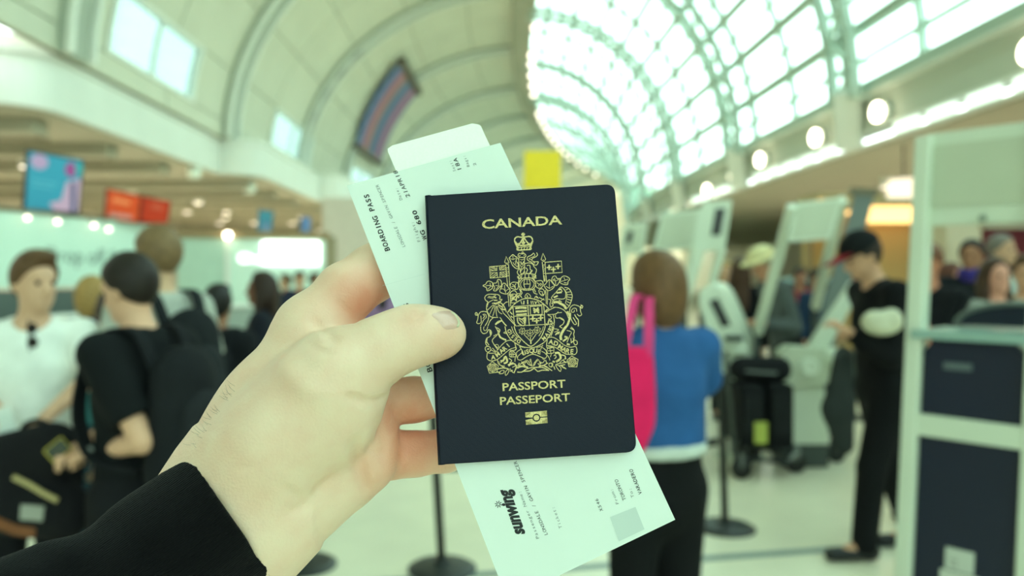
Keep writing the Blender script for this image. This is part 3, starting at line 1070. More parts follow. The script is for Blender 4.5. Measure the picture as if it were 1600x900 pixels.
draw(leaves, 4, [
    ('c', (640, 112), (740, 95), (772, 150), (740, 220), (672, 222), (640, 170)), (14, (660, 130), (705, 160), (735, 140)), (12, (690, 195), (705, 160)), (14, (720, 195), (750, 150)),
    ('c', (698, 262), (760, 240), (802, 300), (770, 360), (718, 330)), (14, (720, 280), (770, 300)), (24, (755, 320), (775, 345)),
    ((372, 250), (402, 310), (372, 350)), ((350, 235), (378, 300), (350, 340)), ((590, 240), (612, 310), (672, 335)), ((612, 235), (640, 300)), ((302, 460), (312, 392), (362, 360), (402, 402)), ((620, 402), (652, 368), (692, 412)),
    (24, (335, 400), (350, 380)), (24, (655, 400), (665, 385)),
    ('c', 12, (452, 382), (470, 340), (500, 320), (540, 350), (552, 385), (500, 398)), (20, (490, 350), (500, 385)),
    (14, (700, 390), (760, 420), (800, 440)), (14, (720, 460), (790, 410)),
])
draw(leaves, 5, [
    ('c', (170, 190), (200, 150), (260, 80), (312, 130), (352, 200), (250, 272)), (11, (262, 95), (262, 240)), (11, (200, 192), (262, 232)), (11, (335, 192), (268, 232)),
    ('c', (308, 100), (322, 30), (370, 15), (402, 60), (462, 60), (442, 110), (382, 185)), (11, (378, 170), (368, 110), (350, 50)), (11, (365, 105), (440, 72)), (20, (330, 70), (345, 100)),
    ('c', (448, 80), (500, 20), (560, 20), (622, 65), (592, 110), (580, 165), (510, 160), (452, 130)), (11, (458, 112), (520, 95), (590, 70)), (11, (520, 35), (540, 95)), (14, (520, 130), (570, 140)),
    ((240, 420), (290, 440), (272, 500), (290, 562), (330, 520), (300, 490)),
])
put('crest_maple_mantling', leaves.v, leaves.f, M_gold, pp)

beast = Foil()
draw(beast, 3, [
    ((245, 340), (212, 362), (196, 400), (215, 445), (250, 462)), ((215, 360), (262, 335), (350, 335), (430, 342), (465, 380), (455, 420), (502, 425), (470, 455), (430, 472), (400, 512), (340, 490), (330, 505)),
    (13, (260, 372), (330, 380), (390, 352)), (13, (245, 390), (330, 402), (370, 380)), (26, (365, 385), (400, 400)), (24, (360, 440), (420, 440)), (22, (350, 490), (440, 490), (480, 455)),
    ((250, 462), (226, 560), (242, 640), (290, 722), (350, 742), (430, 742)), (13, (350, 430), (262, 482), (240, 560)), (13, (350, 520), (300, 560), (246, 612)), (13, (362, 530), (322, 602), (280, 690)),
    (13, (378, 530), (366, 620), (335, 722)), (13, (402, 540), (396, 640), (412, 732)), (13, (412, 540), (440, 640), (502, 682)), (13, (430, 540), (490, 602), (522, 660)),
    (20, (400, 485), (480, 490), (530, 540), (562, 602)), (20, (430, 515), (520, 572)), (26, (480, 590), (555, 610)), (16, (562, 600), (575, 650)),
    ((520, 662), (600, 742), (700, 850), (740, 885)), ((460, 740), (492, 790), (430, 812), (378, 862)), (22, (492, 790), (540, 852), (580, 892)), (24, (380, 870), (440, 830), (490, 800)),
    ((240, 650), (180, 636), (120, 650), (86, 700), (72, 780), (54, 830), (80, 852), (130, 832), (132, 762), (125, 712)), ('c', 16, (45, 655), (66, 680), (45, 705), (28, 680)), ((240, 660), (266, 722), (250, 802), (200, 892)),
    (14, (158, 692), (208, 688), (222, 742), (180, 782), (150, 842), (122, 892)), (14, (160, 765), (192, 722), (172, 700)), ((350, 742), (290, 802), (252, 892)), (16, (60, 690), (80, 720)),
])
draw(beast, 6, [
    ((125, 0), (130, 80), (172, 126), (230, 110), (260, 60), (300, 72), (315, 120), (282, 180), (230, 210), (210, 290), (240, 345)), (13, (250, 0), (230, 60), (190, 72), (175, 30), (190, 0)), (24, (285, 75), (300, 150)), (14, (240, 210), (225, 290)), (18, (230, 270), (270, 330)),
    ((380, 0), (430, 120), (332, 232), (350, 302), (420, 402)), ((400, 20), (462, 60), (440, 130)), (16, (430, 60), (450, 100)), (34, (440, 130), (470, 190), (520, 220), (572, 240)), (14, (350, 170), (400, 140)),
    ('c', (205, 372), (250, 350), (292, 372), (300, 420), (252, 452), (215, 425)), (24, (240, 400), (275, 395)), ((300, 402), (340, 432), (380, 442)), (14, (330, 380), (390, 440)), ('c', 12, (380, 330), (415, 318), (438, 340), (425, 375)), (12, (525, 115), (560, 95), (575, 125), (530, 115)),
])
draw(beast, 5, [
    ((330, 440), (300, 400), (332, 350), (382, 300), (422, 250), (470, 208), (530, 262), (552, 330), (540, 400), (480, 420), (400, 412), (330, 440)), (34, (340, 392), (410, 362)), (34, (390, 312), (480, 300)), (26, (430, 260), (470, 240)), (16, (460, 230), (490, 290)),
    ((530, 215), (600, 232), (650, 302), (665, 382), (642, 470), (612, 540), (550, 602)), (14, (520, 240), (572, 330), (562, 420), (545, 500)), (14, (550, 260), (590, 245)), (14, (572, 300), (640, 290)), (14, (580, 342), (660, 342)), (14, (582, 382), (662, 395)), (14, (575, 422), (650, 440)), (14, (570, 462), (630, 490)), (14, (560, 502), (610, 540)),
    (50, (330, 480), (400, 470), (462, 500), (530, 542), (552, 592)), (16, (330, 440), (310, 500)), (20, (430, 440), (480, 470)),
    ((330, 562), (420, 570), (500, 602), (560, 662), (602, 760)), ((205, 655), (280, 602), (372, 560)),
    (42, (570, 640), (622, 720), (592, 850), (560, 900)), (16, (545, 650), (610, 640)),
    ((230, 692), (310, 690), (380, 680), (420, 642)), (13, (395, 662), (482, 655)), ((240, 702), (300, 742), (230, 832)), ((330, 692), (350, 802), (342, 892)), ((370, 702), (382, 752), (470, 752), (522, 802), (500, 862), (450, 892)), (26, (440, 745), (510, 790)), (20, (260, 760), (240, 860)), (30, (210, 850), (225, 880)),
    ((640, 700), (620, 640), (630, 572), (682, 525), (742, 530), (800, 562), (812, 640), (830, 692), (790, 716), (750, 682)), (14, (745, 640), (735, 590), (690, 580), (650, 622), (662, 652), (700, 642), (700, 610)), ('c', 16, (832, 530), (850, 552), (832, 580), (812, 555)), (16, (815, 515), (830, 545)), ((640, 662), (642, 762), (700, 862), (740, 852), (715, 800), (680, 742)), (20, (705, 690), (742, 752), (772, 792), (772, 900)),
])
draw(beast, 8, [
    (50, (560, 0), (502, 80), (462, 170), (472, 240)), (34, (530, 180), (580, 200), (500, 262)), (14, (570, 70), (650, 100), (620, 170), (572, 282)), ((650, 10), (700, 72), (690, 140), (702, 200), (690, 232)), (18, (630, 30), (690, 60)), ('c', (690, 240), (750, 262), (746, 318), (702, 312)), (36, (570, 310), (622, 322)), (22, (640, 290), (700, 250)), (14, (640, 210), (650, 290)), (14, (680, 200), (690, 245)),
    ((340, 0), (332, 60), (290, 172)), (13, (340, 40), (430, 60), (352, 102)), (24, (370, 152), (402, 112), (450, 100)), (20, (400, 135), (440, 120)), (18, (440, 0), (490, 30)),
])
put('crest_lion_unicorn', beast.v, beast.f, M_gold, pp)

shield = Foil()
draw(shield, 4, [
    (18, (150, 652), (212, 562), (300, 482), (400, 425), (500, 406), (600, 416), (700, 450), (800, 522), (882, 602)), ('s', 14, (250, 552), (780, 512)), ('s', 16, (240, 552), (256, 730), (272, 900)), ('s', 16, (782, 512), (795, 700), (808, 900)),
    ('s', 18, (502, 530), (530, 890)), ('s', 14, (260, 722), (790, 700)), ('s', 14, (290, 892), (890, 862)),
    ('s', 40, (282, 582), (370, 572), (482, 575)), ('s', 40, (288, 640), (380, 636), (485, 628)), ('s', 34, (300, 695), (390, 690), (485, 682)),
    ('c', 's', 24, (545, 548), (750, 535), (756, 690), (552, 700)), ('s', 36, (600, 580), (700, 660)), ('s', 36, (690, 570), (612, 662)), ('s', 28, (600, 620), (705, 612)),
    (22, (318, 740), (330, 830), (400, 882), (450, 872), (462, 740), (400, 775), (340, 750)), ('s', 14, (350, 780), (420, 852)), ('s', 14, (390, 770), (442, 832)), ('s', 36, (440, 760), (450, 860)),
    ('s', 14, (380, 452), (402, 512)), ('s', 22, (435, 450), (430, 515)), ('s', 22, (500, 430), (502, 510)), ('s', 14, (560, 450), (566, 512)), ('s', 14, (590, 450), (600, 508)), ('s', 14, (625, 455), (642, 505)), (14, (640, 500), (670, 460), (705, 500)),
    ('s', 14, (150, 672), (200, 752), (262, 842), (292, 882)), ('s', 14, (160, 642), (232, 572)), ('s', 22, (190, 642), (232, 692)), ('s', 16, (205, 715), (240, 745)), ('s', 14, (205, 740), (225, 725)), ('s', 14, (800, 640), (872, 592)), ('s', 30, (800, 650), (850, 600)),
])
for c in ((590, 765), (660, 803), (730, 752)): fleur(shield, 4, c, 48)
draw(shield, 7, [
    (17, (45, 0), (72, 110), (132, 212), (212, 282), (340, 352), (500, 376), (600, 356), (722, 290), (800, 202), (862, 100), (892, 0)), (18, (205, 0), (242, 110), (312, 202), (402, 290), (500, 350), (602, 280), (682, 182), (740, 50), (752, 0)),
    (13, (160, 0), (202, 110), (282, 202)), (13, (720, 0), (700, 70), (640, 170)), ('s', 14, (380, 142), (490, 252)), ('s', 14, (490, 180), (502, 310)), ('s', 14, (602, 122), (512, 252)), ('s', 26, (498, 245), (502, 310)),
])
leafstar(shield, 7, (350, 82), 66, -0.3); leafstar(shield, 7, (486, 112), 72); leafstar(shield, 7, (612, 62), 66, 0.3)
put('crest_shield', shield.v, shield.f, M_gold, pp)

rib = Foil()
draw(rib, 6, [
    ((240, 465), (236, 560), (290, 602), (360, 602), (430, 572), (530, 490), (632, 408), (740, 370), (746, 402), (720, 422)), ((245, 465), (310, 472), (382, 460), (430, 402), (500, 322), (572, 262), (640, 244), (712, 272), (742, 372)), (13, (640, 425), (720, 420)),
    ('c', 13, (628, 480), (640, 440), (700, 438), (740, 490), (730, 532), (642, 532)), ('s', 14, (632, 490), (732, 490)), ('s', 13, (690, 440), (692, 530)), ('s', 12, (660, 440), (662, 530)),
])
draw(rib, 7, [
    ((300, 350), (330, 400), (352, 432), (372, 490)), (14, (300, 350), (400, 375)), ((270, 580), (330, 590), (440, 522), (540, 490), (640, 522), (740, 562), (780, 522), (770, 432), (700, 370), (672, 400)), (13, (690, 440), (740, 462), (772, 502)),
    (13, (330, 402), (262, 442), (246, 490), (270, 582)), (13, (342, 462), (276, 522), (266, 560)), (14, (600, 372), (690, 350), (712, 330)),
    (14, (220, 300), (240, 380), (225, 410)), (14, (250, 490), (225, 560), (220, 620)),
])
draw(rib, 8, [
    ((230, 202), (290, 188), (360, 205), (430, 252), (500, 312), (572, 350), (640, 366), (712, 350)), ((712, 350), (740, 372), (746, 452), (700, 496), (600, 490), (540, 480), (460, 430), (380, 376), (300, 346), (220, 336)), ((230, 202), (214, 340), (240, 382), (330, 372), (345, 395)), (13, (240, 355), (320, 360)),
    ('c', 13, (230, 392), (330, 372), (342, 440), (322, 470), (232, 470)), ('s', 13, (240, 432), (332, 420)), ('s', 12, (270, 385), (290, 470)), (14, (205, 470), (262, 560), (270, 600)), (13, (300, 480), (280, 540)),
])
put('crest_ribbon', rib.v, rib.f, M_gold, pp)
flo = Foil()
def rose(o, P, c):
    draw(flo, o, [tuple(['c', 's', 16] + P)])
    for r in (20, 44, 66):
        Q = [(c[0] + r * math.cos(k * PI / 5), c[1] + r * math.sin(k * PI / 5)) for k in range(10)]
        draw(flo, o, [tuple(['c', 13] + Q)])
    for k in range(5):
        a = 2 * PI * k / 5 + 0.3
        draw(flo, o, [('s', 12, (c[0] + 40 * math.cos(a), c[1] + 40 * math.sin(a)), (c[0] + 85 * math.cos(a), c[1] + 85 * math.sin(a)))])
rose(6, [(330, 620), (435, 695), (405, 808), (278, 822), (240, 702)], (335, 730))
rose(8, [(655, 522), (768, 582), (745, 712), (608, 708), (575, 592)], (668, 630))
draw(flo, 6, [
    (40, (470, 610), (520, 600), (560, 530), (590, 620), (530, 650)), (46, (610, 690), (650, 660), (700, 650)), (16, (620, 560), (670, 602), (632, 642)), ('c', 13, (565, 862), (560, 800), (622, 748), (610, 812)), ('c', 13, (450, 830), (482, 780), (535, 775), (522, 822)), (14, (420, 590), (440, 662), (540, 722), (610, 742)), (14, (440, 610), (470, 680), (550, 700)), (22, (420, 750), (520, 730), (600, 745)), (14, (640, 740), (680, 800), (720, 820)), (20, (500, 590), (480, 640)), ('s', 14, (680, 720), (740, 690)), (14, (720, 650), (760, 700), (740, 760)), (20, (410, 800), (470, 810)), (20, (640, 790), (690, 770)),
])
draw(flo, 7, [
    (14, (270, 740), (302, 682), (342, 642), (412, 602)), (18, (330, 622), (400, 642), (422, 590)), (14, (440, 590), (480, 652), (520, 702)), (14, (420, 600), (450, 660), (500, 690)), (15, (495, 570), (510, 640), (522, 702)), (15, (540, 702), (562, 642), (620, 572)), (14, (560, 690), (590, 630), (640, 580)), (14, (640, 602), (700, 642), (742, 592), (702, 570)), (18, (622, 652), (700, 690), (800, 642)), (36, (260, 730), (340, 700), (450, 722)), (26, (640, 700), (720, 690), (790, 720)),
    (20, (260, 802), (340, 802), (440, 742), (560, 722), (700, 722), (800, 762)), (20, (360, 790), (480, 782), (560, 742), (622, 790), (700, 770), (820, 772)), ('s', 13, (480, 580), (490, 630)), (24, (350, 650), (400, 690)), (24, (650, 630), (680, 660)), ('c', 12, (830, 650), (870, 660), (860, 710), (820, 690)), (18, (300, 640), (270, 700)), (16, (760, 590), (780, 660)), (14, (190, 640), (240, 700), (220, 760)), (18, (230, 760), (200, 820)),
])
draw(flo, 8, [
    (44, (360, 470), (430, 470), (460, 560), (380, 622)), (34, (320, 610), (360, 630)), (13, (440, 642), (500, 590), (562, 560)), (16, (390, 662), (500, 642), (582, 620)), ('c', 14, (455, 792), (392, 722), (378, 668), (462, 722)), ('c', 13, (480, 692), (562, 748), (500, 722)), ('c', 14, (260, 650), (320, 650), (310, 710), (262, 700)), (18, (230, 722), (310, 780)), (16, (340, 520), (362, 500), (382, 540), (350, 570)), (22, (470, 500), (540, 520), (540, 580)), (20, (510, 600), (560, 640)), (18, (440, 690), (540, 670)), (16, (340, 700), (360, 760)),
])
put('crest_flowers', flo.v, flo.f, M_gold, pp)
# motto letters
mv, mf = [], []
def letter(o, ch, c, size, ang):
    V, Fc, wd = glyphs(ch, 0.03)
    p = Vector(zp(o, c))
    s = size / 11.25
    u = Vector((math.cos(rad(ang)), math.sin(rad(ang))))
    n = Vector((u[1], -u[0]))
    k = len(mv)
    for x, y in V:
        q = p + u * (x - wd / 2) * s + n * (y - 0.5) * s
        mv.append(onpass(q[0], q[1], OFF * 1.5))
    mf.extend(tuple(i + k for i in f) for f in Fc)
for ch, c, a in (('A', (345, 540), -5), ('M', (420, 490), -38), ('A', (490, 430), -42), ('R', (545, 385), -42), ('I', (605, 330), -42)): letter(6, ch, c, 78, a)
for ch, c, a in (('U', (375, 465), -14), ('S', (440, 440), -10), ('Q', (510, 425), 0), ('U', (580, 425), 6), ('E', (650, 445), 12)): letter(7, ch, c, 78, a)
for ch, c, a in (('A', (292, 270), 10), ('D', (380, 298), 18), ('M', (460, 358), 32), ('A', (525, 402), 28), ('R', (590, 428), 16), ('E', (660, 438), 6)): letter(8, ch, c, 82, a)
for ch, c, a in (('D', (790, 262), 205), ('E', (735, 225), 212), ('S', (688, 178), 222), ('I', (652, 130), 232), ('D', (626, 82), 240)): letter(6, ch, c, 66, a)
for ch, c, a in (('M', (728, 208), -38), ('A', (778, 145), -50), ('I', (812, 95), -58), ('R', (838, 45), -64)): letter(7, ch, c, 66, a)
for ch, c, a in (('T', (290, 905), -70), ('A', (300, 860), -75), ('P', (300, 810), -80)): letter(5, ch, c, 56, a)
put('crest_motto', mv, mf, M_gold, pp)

# boarding passes: curved thermal paper behind the passport
M_paper = mat('boarding_pass_paper', srgb(222, 232, 226), 0.6, vary=0.015, vscale=30)
M_paper2 = mat('ticket_back_paper', srgb(248, 248, 242), 0.55, vary=0.02, vscale=900)
M_ink = mat('print_black', srgb(28, 32, 34), 0.7)
M_inkg = mat('print_grey', srgb(112, 122, 120), 0.7)
M_block = mat('print_pale_block', srgb(198, 210, 206), 0.7)
def make_sheet(name, label, corners, off, curl, m, radii, thick=0.00018):
    TL, TR, BR, BL = [Vector(c) for c in corners]
    def surf(px, py, up=0.0):
        p = onpass(px, py, off)
        # parameter along the long side, for the gentle bend
        ax = ((BL + BR) / 2 - (TL + TR) / 2)
        t = (Vector((px, py)) - (TL + TR) / 2).dot(ax) / ax.length_squared
        bnd = -curl * (t - 0.5) ** 2 * 4
        r = (p - CAMP).normalized()
        return p - r * (bnd + up)
    NU, NV = 14, 36
    vs_, fs_ = [], []
    for side, up in ((0, 0.0), (1, -thick)):
        for j in range(NV + 1):
            for i in range(NU + 1):
                s_, t_ = i / NU, j / NV
                q = (TL * (1 - s_) + TR * s_) * (1 - t_) + (BL * (1 - s_) + BR * s_) * t_
                for c, r in zip((TL, TR, BR, BL), radii):
                    if r:
                        dd = (q - c).length
                        if dd < 1e-6:
                            q = c + ((TL + BR) / 2 - c).normalized() * r * 0.45
                vs_.append(surf(q[0], q[1], up))
    n = (NU + 1) * (NV + 1)
    for j in range(NV):
        for i in range(NU):
            a = j * (NU + 1) + i
            fs_.append((a, a + NU + 1, a + NU + 2, a + 1))
            fs_.append((n + a, n + a + 1, n + a + NU + 2, n + a + NU + 1))
    rim = [i for i in range(NU + 1)] + [j * (NU + 1) + NU for j in range(1, NV + 1)] + [NV * (NU + 1) + i for i in range(NU - 1, -1, -1)] + [j * (NU + 1) for j in range(NV - 1, 0, -1)]
    for a, b in zip(rim, rim[1:] + rim[:1]): fs_.append((a, b, n + b, n + a))
    t = thing(name, label, 'ticket', surf(*((TL + BR) / 2)))
    put('sheet', vs_, fs_, m, t, smooth=False)
    return t, lambda x, y: surf(x, y, 0.00012)
bp, bs = make_sheet('boarding_pass', 'long white printed boarding pass tucked behind the passport', [(542, 290), (782, 223), (1055, 812), (793, 938)], -0.0042, 0.0025, M_paper, (0, 0, 0, 0))
tb, ts_ = make_sheet('ticket', 'blank white ticket with rounded corners peeping out above the boarding pass', [(603, 230), (748, 190), (862, 434), (709, 478)], -0.0078, 0.0008, M_paper2, (8, 10, 0, 0))
UPV = (-0.963, 0.27)
W = lambda nm, tx, a, b, c, m=M_ink, **k: write('print', tx, a, b, c, bs, m, bp, up=UPV, **k)
W('print', 'BOARDING PASS', (609.5, 391), (575.5, 303), 8.0, bold=0.028, mono=0.62)
W('print', 'LONSDALE / GAVIN SPENCER', (633.5, 385), (591, 288), 5.0, M_inkg, mono=0.62)
W('print', 'Date:', (629, 312), (621.5, 294), 4.8, M_inkg, mono=0.6)
W('print', '21APR18', (641, 307), (620, 266), 6.6, bold=0.010, mono=0.62)
W('print', 'Flight:', (657, 377), (646.5, 347), 4.8, M_inkg, mono=0.6)
W('print', 'WG 680', (668, 374), (650, 328), 7.0, bold=0.03, mono=0.62)
W('print', 'Seat:', (712.5, 267), (705.5, 251), 4.6, M_inkg, mono=0.6)
W('print', '18A', (721, 264), (713.5, 246), 6.6, bold=0.008, mono=0.62)
W('print', 'Bags:', (734, 260), (727, 243.5), 4.4, M_inkg, mono=0.6)
W('print', '2', (744.5, 258), (742.8, 254), 4.4, M_inkg)
W('print', 'BOARDING PASS', (676, 580), (637.5, 473), 8.2, bold=0.02, mono=0.62)
W('print', 'sunwing', (820, 834), (794.5, 762), 20.0, bold=0.05, shear=0.25)
W('print', 'Passenger Name:', (842.5, 841), (814, 768), 5.0, M_inkg, mono=0.6)
W('print', 'LONSDALE / GAVIN SPENCER', (856, 835), (807, 720), 5.6, mono=0.62)
W('print', 'Ticket:', (878.5, 825), (866.5, 792.5), 5.0, M_inkg, mono=0.6)
W('print', 'XS46', (942.5, 798), (934, 779), 5.2, mono=0.62)
W('print', 'From:', (967, 787), (957.5, 764.5), 4.8, M_inkg, mono=0.6)
W('print', 'TORONTO', (978.5, 781), (965, 748.5), 5.6, mono=0.62)
W('print', 'To:', (991, 777), (986.5, 763.5), 4.8, M_inkg, mono=0.6)
W('print', 'VARADERO', (1003.5, 771.5), (988, 732.5), 5.8, bold=0.012, mono=0.62)
sun = MB()
for k in range(8):
    a = PI * k / 4 + 0.2
    c0 = Vector((778.7, 788))
    q0, q1 = c0 + Vector((math.cos(a), math.sin(a))) * 1.6, c0 + Vector((math.cos(a), math.sin(a))) * 5.6
    n2 = Vector((-math.sin(a), math.cos(a))) * 0.6
    sun.add([bs(*(q0 + n2)), bs(*(q0 - n2)), bs(*(q1 - n2)), bs(*(q1 + n2))], [(0, 1, 2, 3)])
sun.build('print_sun', M_ink, bp)
MB().add([bs(*q) for q in ((953, 808), (993, 792), (1007, 827), (967, 846))], [(0, 1, 2, 3)]).build('print_block', M_block, bp)
pf = MB()
for k in range(26):
    a0 = Vector((598, 446)).lerp(Vector((664, 428)), k / 26)
    a1 = a0 + Vector((1.3, -0.35))
    pf.add([bs(*a0), bs(*a1), bs(*(a1 + Vector((0.2, 0.6)))), bs(*(a0 + Vector((0.2, 0.6))))], [(0, 1, 2, 3)])
pf.build('perforation', M_block, bp)

# ------------------------------------------------------------------ the hand
def skin_mat(name, base, mott):
    m = mat(name, base, 0.45, bump=0.7, bscale=800, sss=0.12, spec=0.4)
    n = m.node_tree
    b = n.nodes['Principled BSDF']
    at = n.nodes.new('ShaderNodeAttribute')
    at.attribute_name = 'flush'
    co = n.nodes.new('ShaderNodeTexCoord')
    t = n.nodes.new('ShaderNodeTexNoise')
    t.inputs['Scale'].default_value = 70
    t.inputs['Detail'].default_value = 5
    n.links.new(co.outputs['Object'], t.inputs['Vector'])
    mr = n.nodes.new('ShaderNodeMapRange')
    mr.inputs['From Min'].default_value = 0.35; mr.inputs['From Max'].default_value = 0.7
    mr.inputs['To Min'].default_value = 0.0; mr.inputs['To Max'].default_value = 0.22
    n.links.new(t.outputs[0], mr.inputs['Value'])
    ad = n.nodes.new('ShaderNodeMath'); ad.operation = 'ADD'; ad.use_clamp = True
    n.links.new(at.outputs['Fac'], ad.inputs[0])
    n.links.new(mr.outputs[0], ad.inputs[1])
    mxx = n.nodes.new('ShaderNodeMixRGB')
    mxx.inputs[1].default_value = base
    mxx.inputs[2].default_value = mott
    n.links.new(ad.outputs[0], mxx.inputs[0])
    n.links.new(mxx.outputs[0], b.inputs['Base Color'])
    return m
M_hand = skin_mat('hand_skin', srgb(236, 208, 182), srgb(220, 146, 118))

def J(px, py, d, r): return (pt(px, py, d), r * d / F)
HB_lo = pt(40, 1000, .33); HB_hi = pt(830, 330, .41)
hf = Field((-0.215, 0.305, 1.470), (0.022, 0.412, 1.655), 0.00115)
VIEW = (0.15, 1, 0.1)
def chain(fd, L, k=0.006, sq=1.0, n=VIEW):
    for (a, ra), (b, rb) in zip(L[:-1], L[1:]):
        fd.cone(a, b, ra, rb, k, n=n, sq=sq)
    return fd
palm = hf.blank()
chain(palm, [J(120, 1000, .332, 84), J(255, 890, .350, 94), J(362, 806, .362, 100)], 0.008, 0.8)
chain(palm, [J(362, 806, .362, 100), J(455, 690, .369, 108)], 0.02, 0.62)
chain(palm, [J(375, 740, .371, 74), J(487, 520, .379, 50)], 0.018, 0.72)
chain(palm, [J(408, 826, .365, 64), J(520, 745, .374, 56)], 0.018, 0.85)
chain(palm, [J(455, 690, .376, 100), J(548, 660, .386, 60)], 0.016, 0.6)
chain(palm, [J(400, 720, .356, 84), J(505, 618, .353, 80)], 0.009, 0.86)
palm.ell(pt(510, 640, .3545), (0.0235, 0.0185, 0.0235), k=0.008)
chain(palm, [J(487, 520, .379, 50), J(530, 570, .384, 44), J(555, 650, .382, 46), J(562, 715, .377, 46)], 0.012, 0.9)
fingers = []
th = hf.blank()
chain(th, [J(430, 690, .354, 74), J(535, 580, .351, 63), J(600, 543.5, .350, 44.5), J(642, 524.5, .3525, 39.5), J(666, 522, .3545, 34), J(690, 519.5, .3575, 33.8)], 0.009, 0.93)
th.ell(pt(680, 524, .3555), (0.0120, 0.0085, 0.0092), k=0.005)
ix = chain(hf.blank(), [J(487, 520, .379, 50), J(540, 457, .387, 44), J(583, 427, .3985, 41.5), J(628, 396, .4035, 37), J(690, 372, .405, 31), J(735, 358, .405, 26)], 0.006)
md = chain(hf.blank(), [J(530, 575, .385, 44), J(600, 542, .391, 35), J(660, 528, .397, 33), J(730, 508, .399, 31), J(790, 497, .399, 27)], 0.006)
rg = chain(hf.blank(), [J(552, 645, .383, 42), J(602, 629, .388, 35.5), J(645, 624.5, .394, 33), J(722, 616, .399, 30), J(782, 612, .399, 27)], 0.005)
pk = chain(hf.blank(), [J(560, 715, .377, 43), J(612, 710, .386, 35.5), J(650, 709, .391, 32.5), J(696, 704, .3945, 31), J(745, 690, .396, 26)], 0.005)
pads = hf.blank()
chain(pads, [J(566, 618, .380, 33), J(570, 648, .379, 36)], 0.006)
chain(pads, [J(577, 690, .3735, 42), J(576, 722, .372, 43)], 0.006)
tot = hf.blank()
palm.join(pads, 0.0035)
for fg, k in ((th, 0.010), (ix, 0.006), (md, 0.005), (rg, 0.0018), (pk, 0.0018)):
    q = hf.blank(); q.F = palm.F.copy()
    q.join(fg, k)
    tot.F = np.minimum(tot.F, q.F)
# creases, found on the surface along the line of sight
def surf_line(P, d0=.325, d1=.41):
    out = []
    for (ax, ay), (bx, by) in zip(P[:-1], P[1:]):
        for k in range(4):
            x, y = ax + (bx - ax) * k / 4, ay + (by - ay) * k / 4
            d = tot.hit(x, y, d0, d1, 220)
            if d: out.append(pt(x, y, d))
    return out
CR = [([(545, 620), (570, 628), (592, 627), (607, 620)], .0015, .0016), ([(622, 487), (632, 495), (638, 503)], .0006, .0013), ([(634, 484), (646, 492), (655, 500)], .0008, .0013), ([(645, 484), (656, 490), (664, 499)], .0006, .0012),
      ([(552, 690), (558, 715), (566, 740), (573, 772)], .0017, .0022), ([(487, 500), (510, 520), (530, 540)], .0009, .0022), ([(480, 535), (500, 548), (520, 555)], .0005, .0018), ([(525, 470), (545, 490), (560, 515)], .0006, .0020),
      ([(612, 600), (617, 625), (613, 655)], .0007, .0015), ([(626, 678), (632, 700), (626, 735)], .0006, .0015), ([(585, 660), (600, 690), (596, 730)], .0006, .0018),
      ([(370, 735), (395, 728), (420, 712)], .0004, .0013), ([(440, 760), (470, 780), (490, 800)], .0006, .0022), ([(455, 800), (480, 790), (500, 760), (530, 735)], .0005, .0026), ([(570, 690), (585, 705), (600, 708)], .0005, .0013)]
lines = [(surf_line(P), a, wd) for P, a, wd in CR]
for L, a, wd in lines:
    if len(L) > 1: tot.dent(L, a, wd)
for P, a, wd in (([(430, 560), (470, 600), (520, 625)], -.0006, .006), ([(380, 690), (430, 640)], -.0005, .007), ([(505, 560), (560, 560)], -.0006, .008)):
    L = surf_line(P)
    if len(L) > 1: tot.dent(L, a, wd)
hand = thing('person', 'hand in a black knit sleeve holding up the passport', 'person', pt(362, 806, .362) - Vector((0, 0, 0.06)))
HV, HQ = tot.mesh(2)
body = put('arm_and_hand', HV, HQ, M_hand, hand, smooth=True)
fl = np.zeros(len(HV))
for (x, y, d, r, amp) in ((590, 455, .385, 60, .55), (560, 480, .38, 45, .4), (650, 628, .386, 62, .6), (655, 705, .386, 62, .6), (600, 700, .372, 60, .45), (590, 735, .37, 45, .25), (640, 500, .342, 30, .3), (690, 545, .35, 45, .35), (455, 595, .36, 60, .22), (540, 470, .38, 50, .3), (580, 640, .372, 40, .4), (390, 735, .345, 40, .2)):
    c = np.array(pt(x, y, d)); R = r * d / F
    fl += amp * np.exp(-((HV - c) ** 2).sum(1) / R ** 2)
at_ = body.data.attributes.new('flush', 'FLOAT', 'POINT')
at_.data.foreach_set('value', np.clip(fl, 0, 0.9).astype(np.float32))

# thumb nail, laid on the thumb's surface
nail_o = [(674.5, 492.5), (681, 488.5), (689, 486.2), (697, 485.6), (704, 486.6), (711, 491), (716, 498.5), (718, 506), (715.5, 511.5), (709, 514), (702, 515.2), (696.5, 515), (692, 511.5), (688, 506), (682, 499.5)]
nail_o = [tuple(q) for q in smoothed(nail_o, True)]
nc = Vector((700, 501))
nv, nf = [], []
rings = 6
bad = None
for i in range(rings + 1):
    t = i / rings
    for q in nail_o:
        p = nc + (Vector(q) - nc) * t
        d = tot.hit(p[0], p[1], .325, .372, 300)
        if d is None: d = bad if bad else .352
        bad = d
        up = 0.0007 * (1 - t ** 4) + 0.00005
        nv.append(pt(p[0], p[1], d - up))
m_ = len(nail_o)
for i in range(rings):
    for k in range(m_):
        nf.append((i * m_ + k, (i + 1) * m_ + k, (i + 1) * m_ + (k + 1) % m_, i * m_ + (k + 1) % m_))
M_nail = mat('thumb_nail', srgb(214, 174, 158), 0.2, coat=0.3, vary=0.05, vscale=200)
nl = put('thumbnail', nv, nf, M_nail, hand, smooth=True)
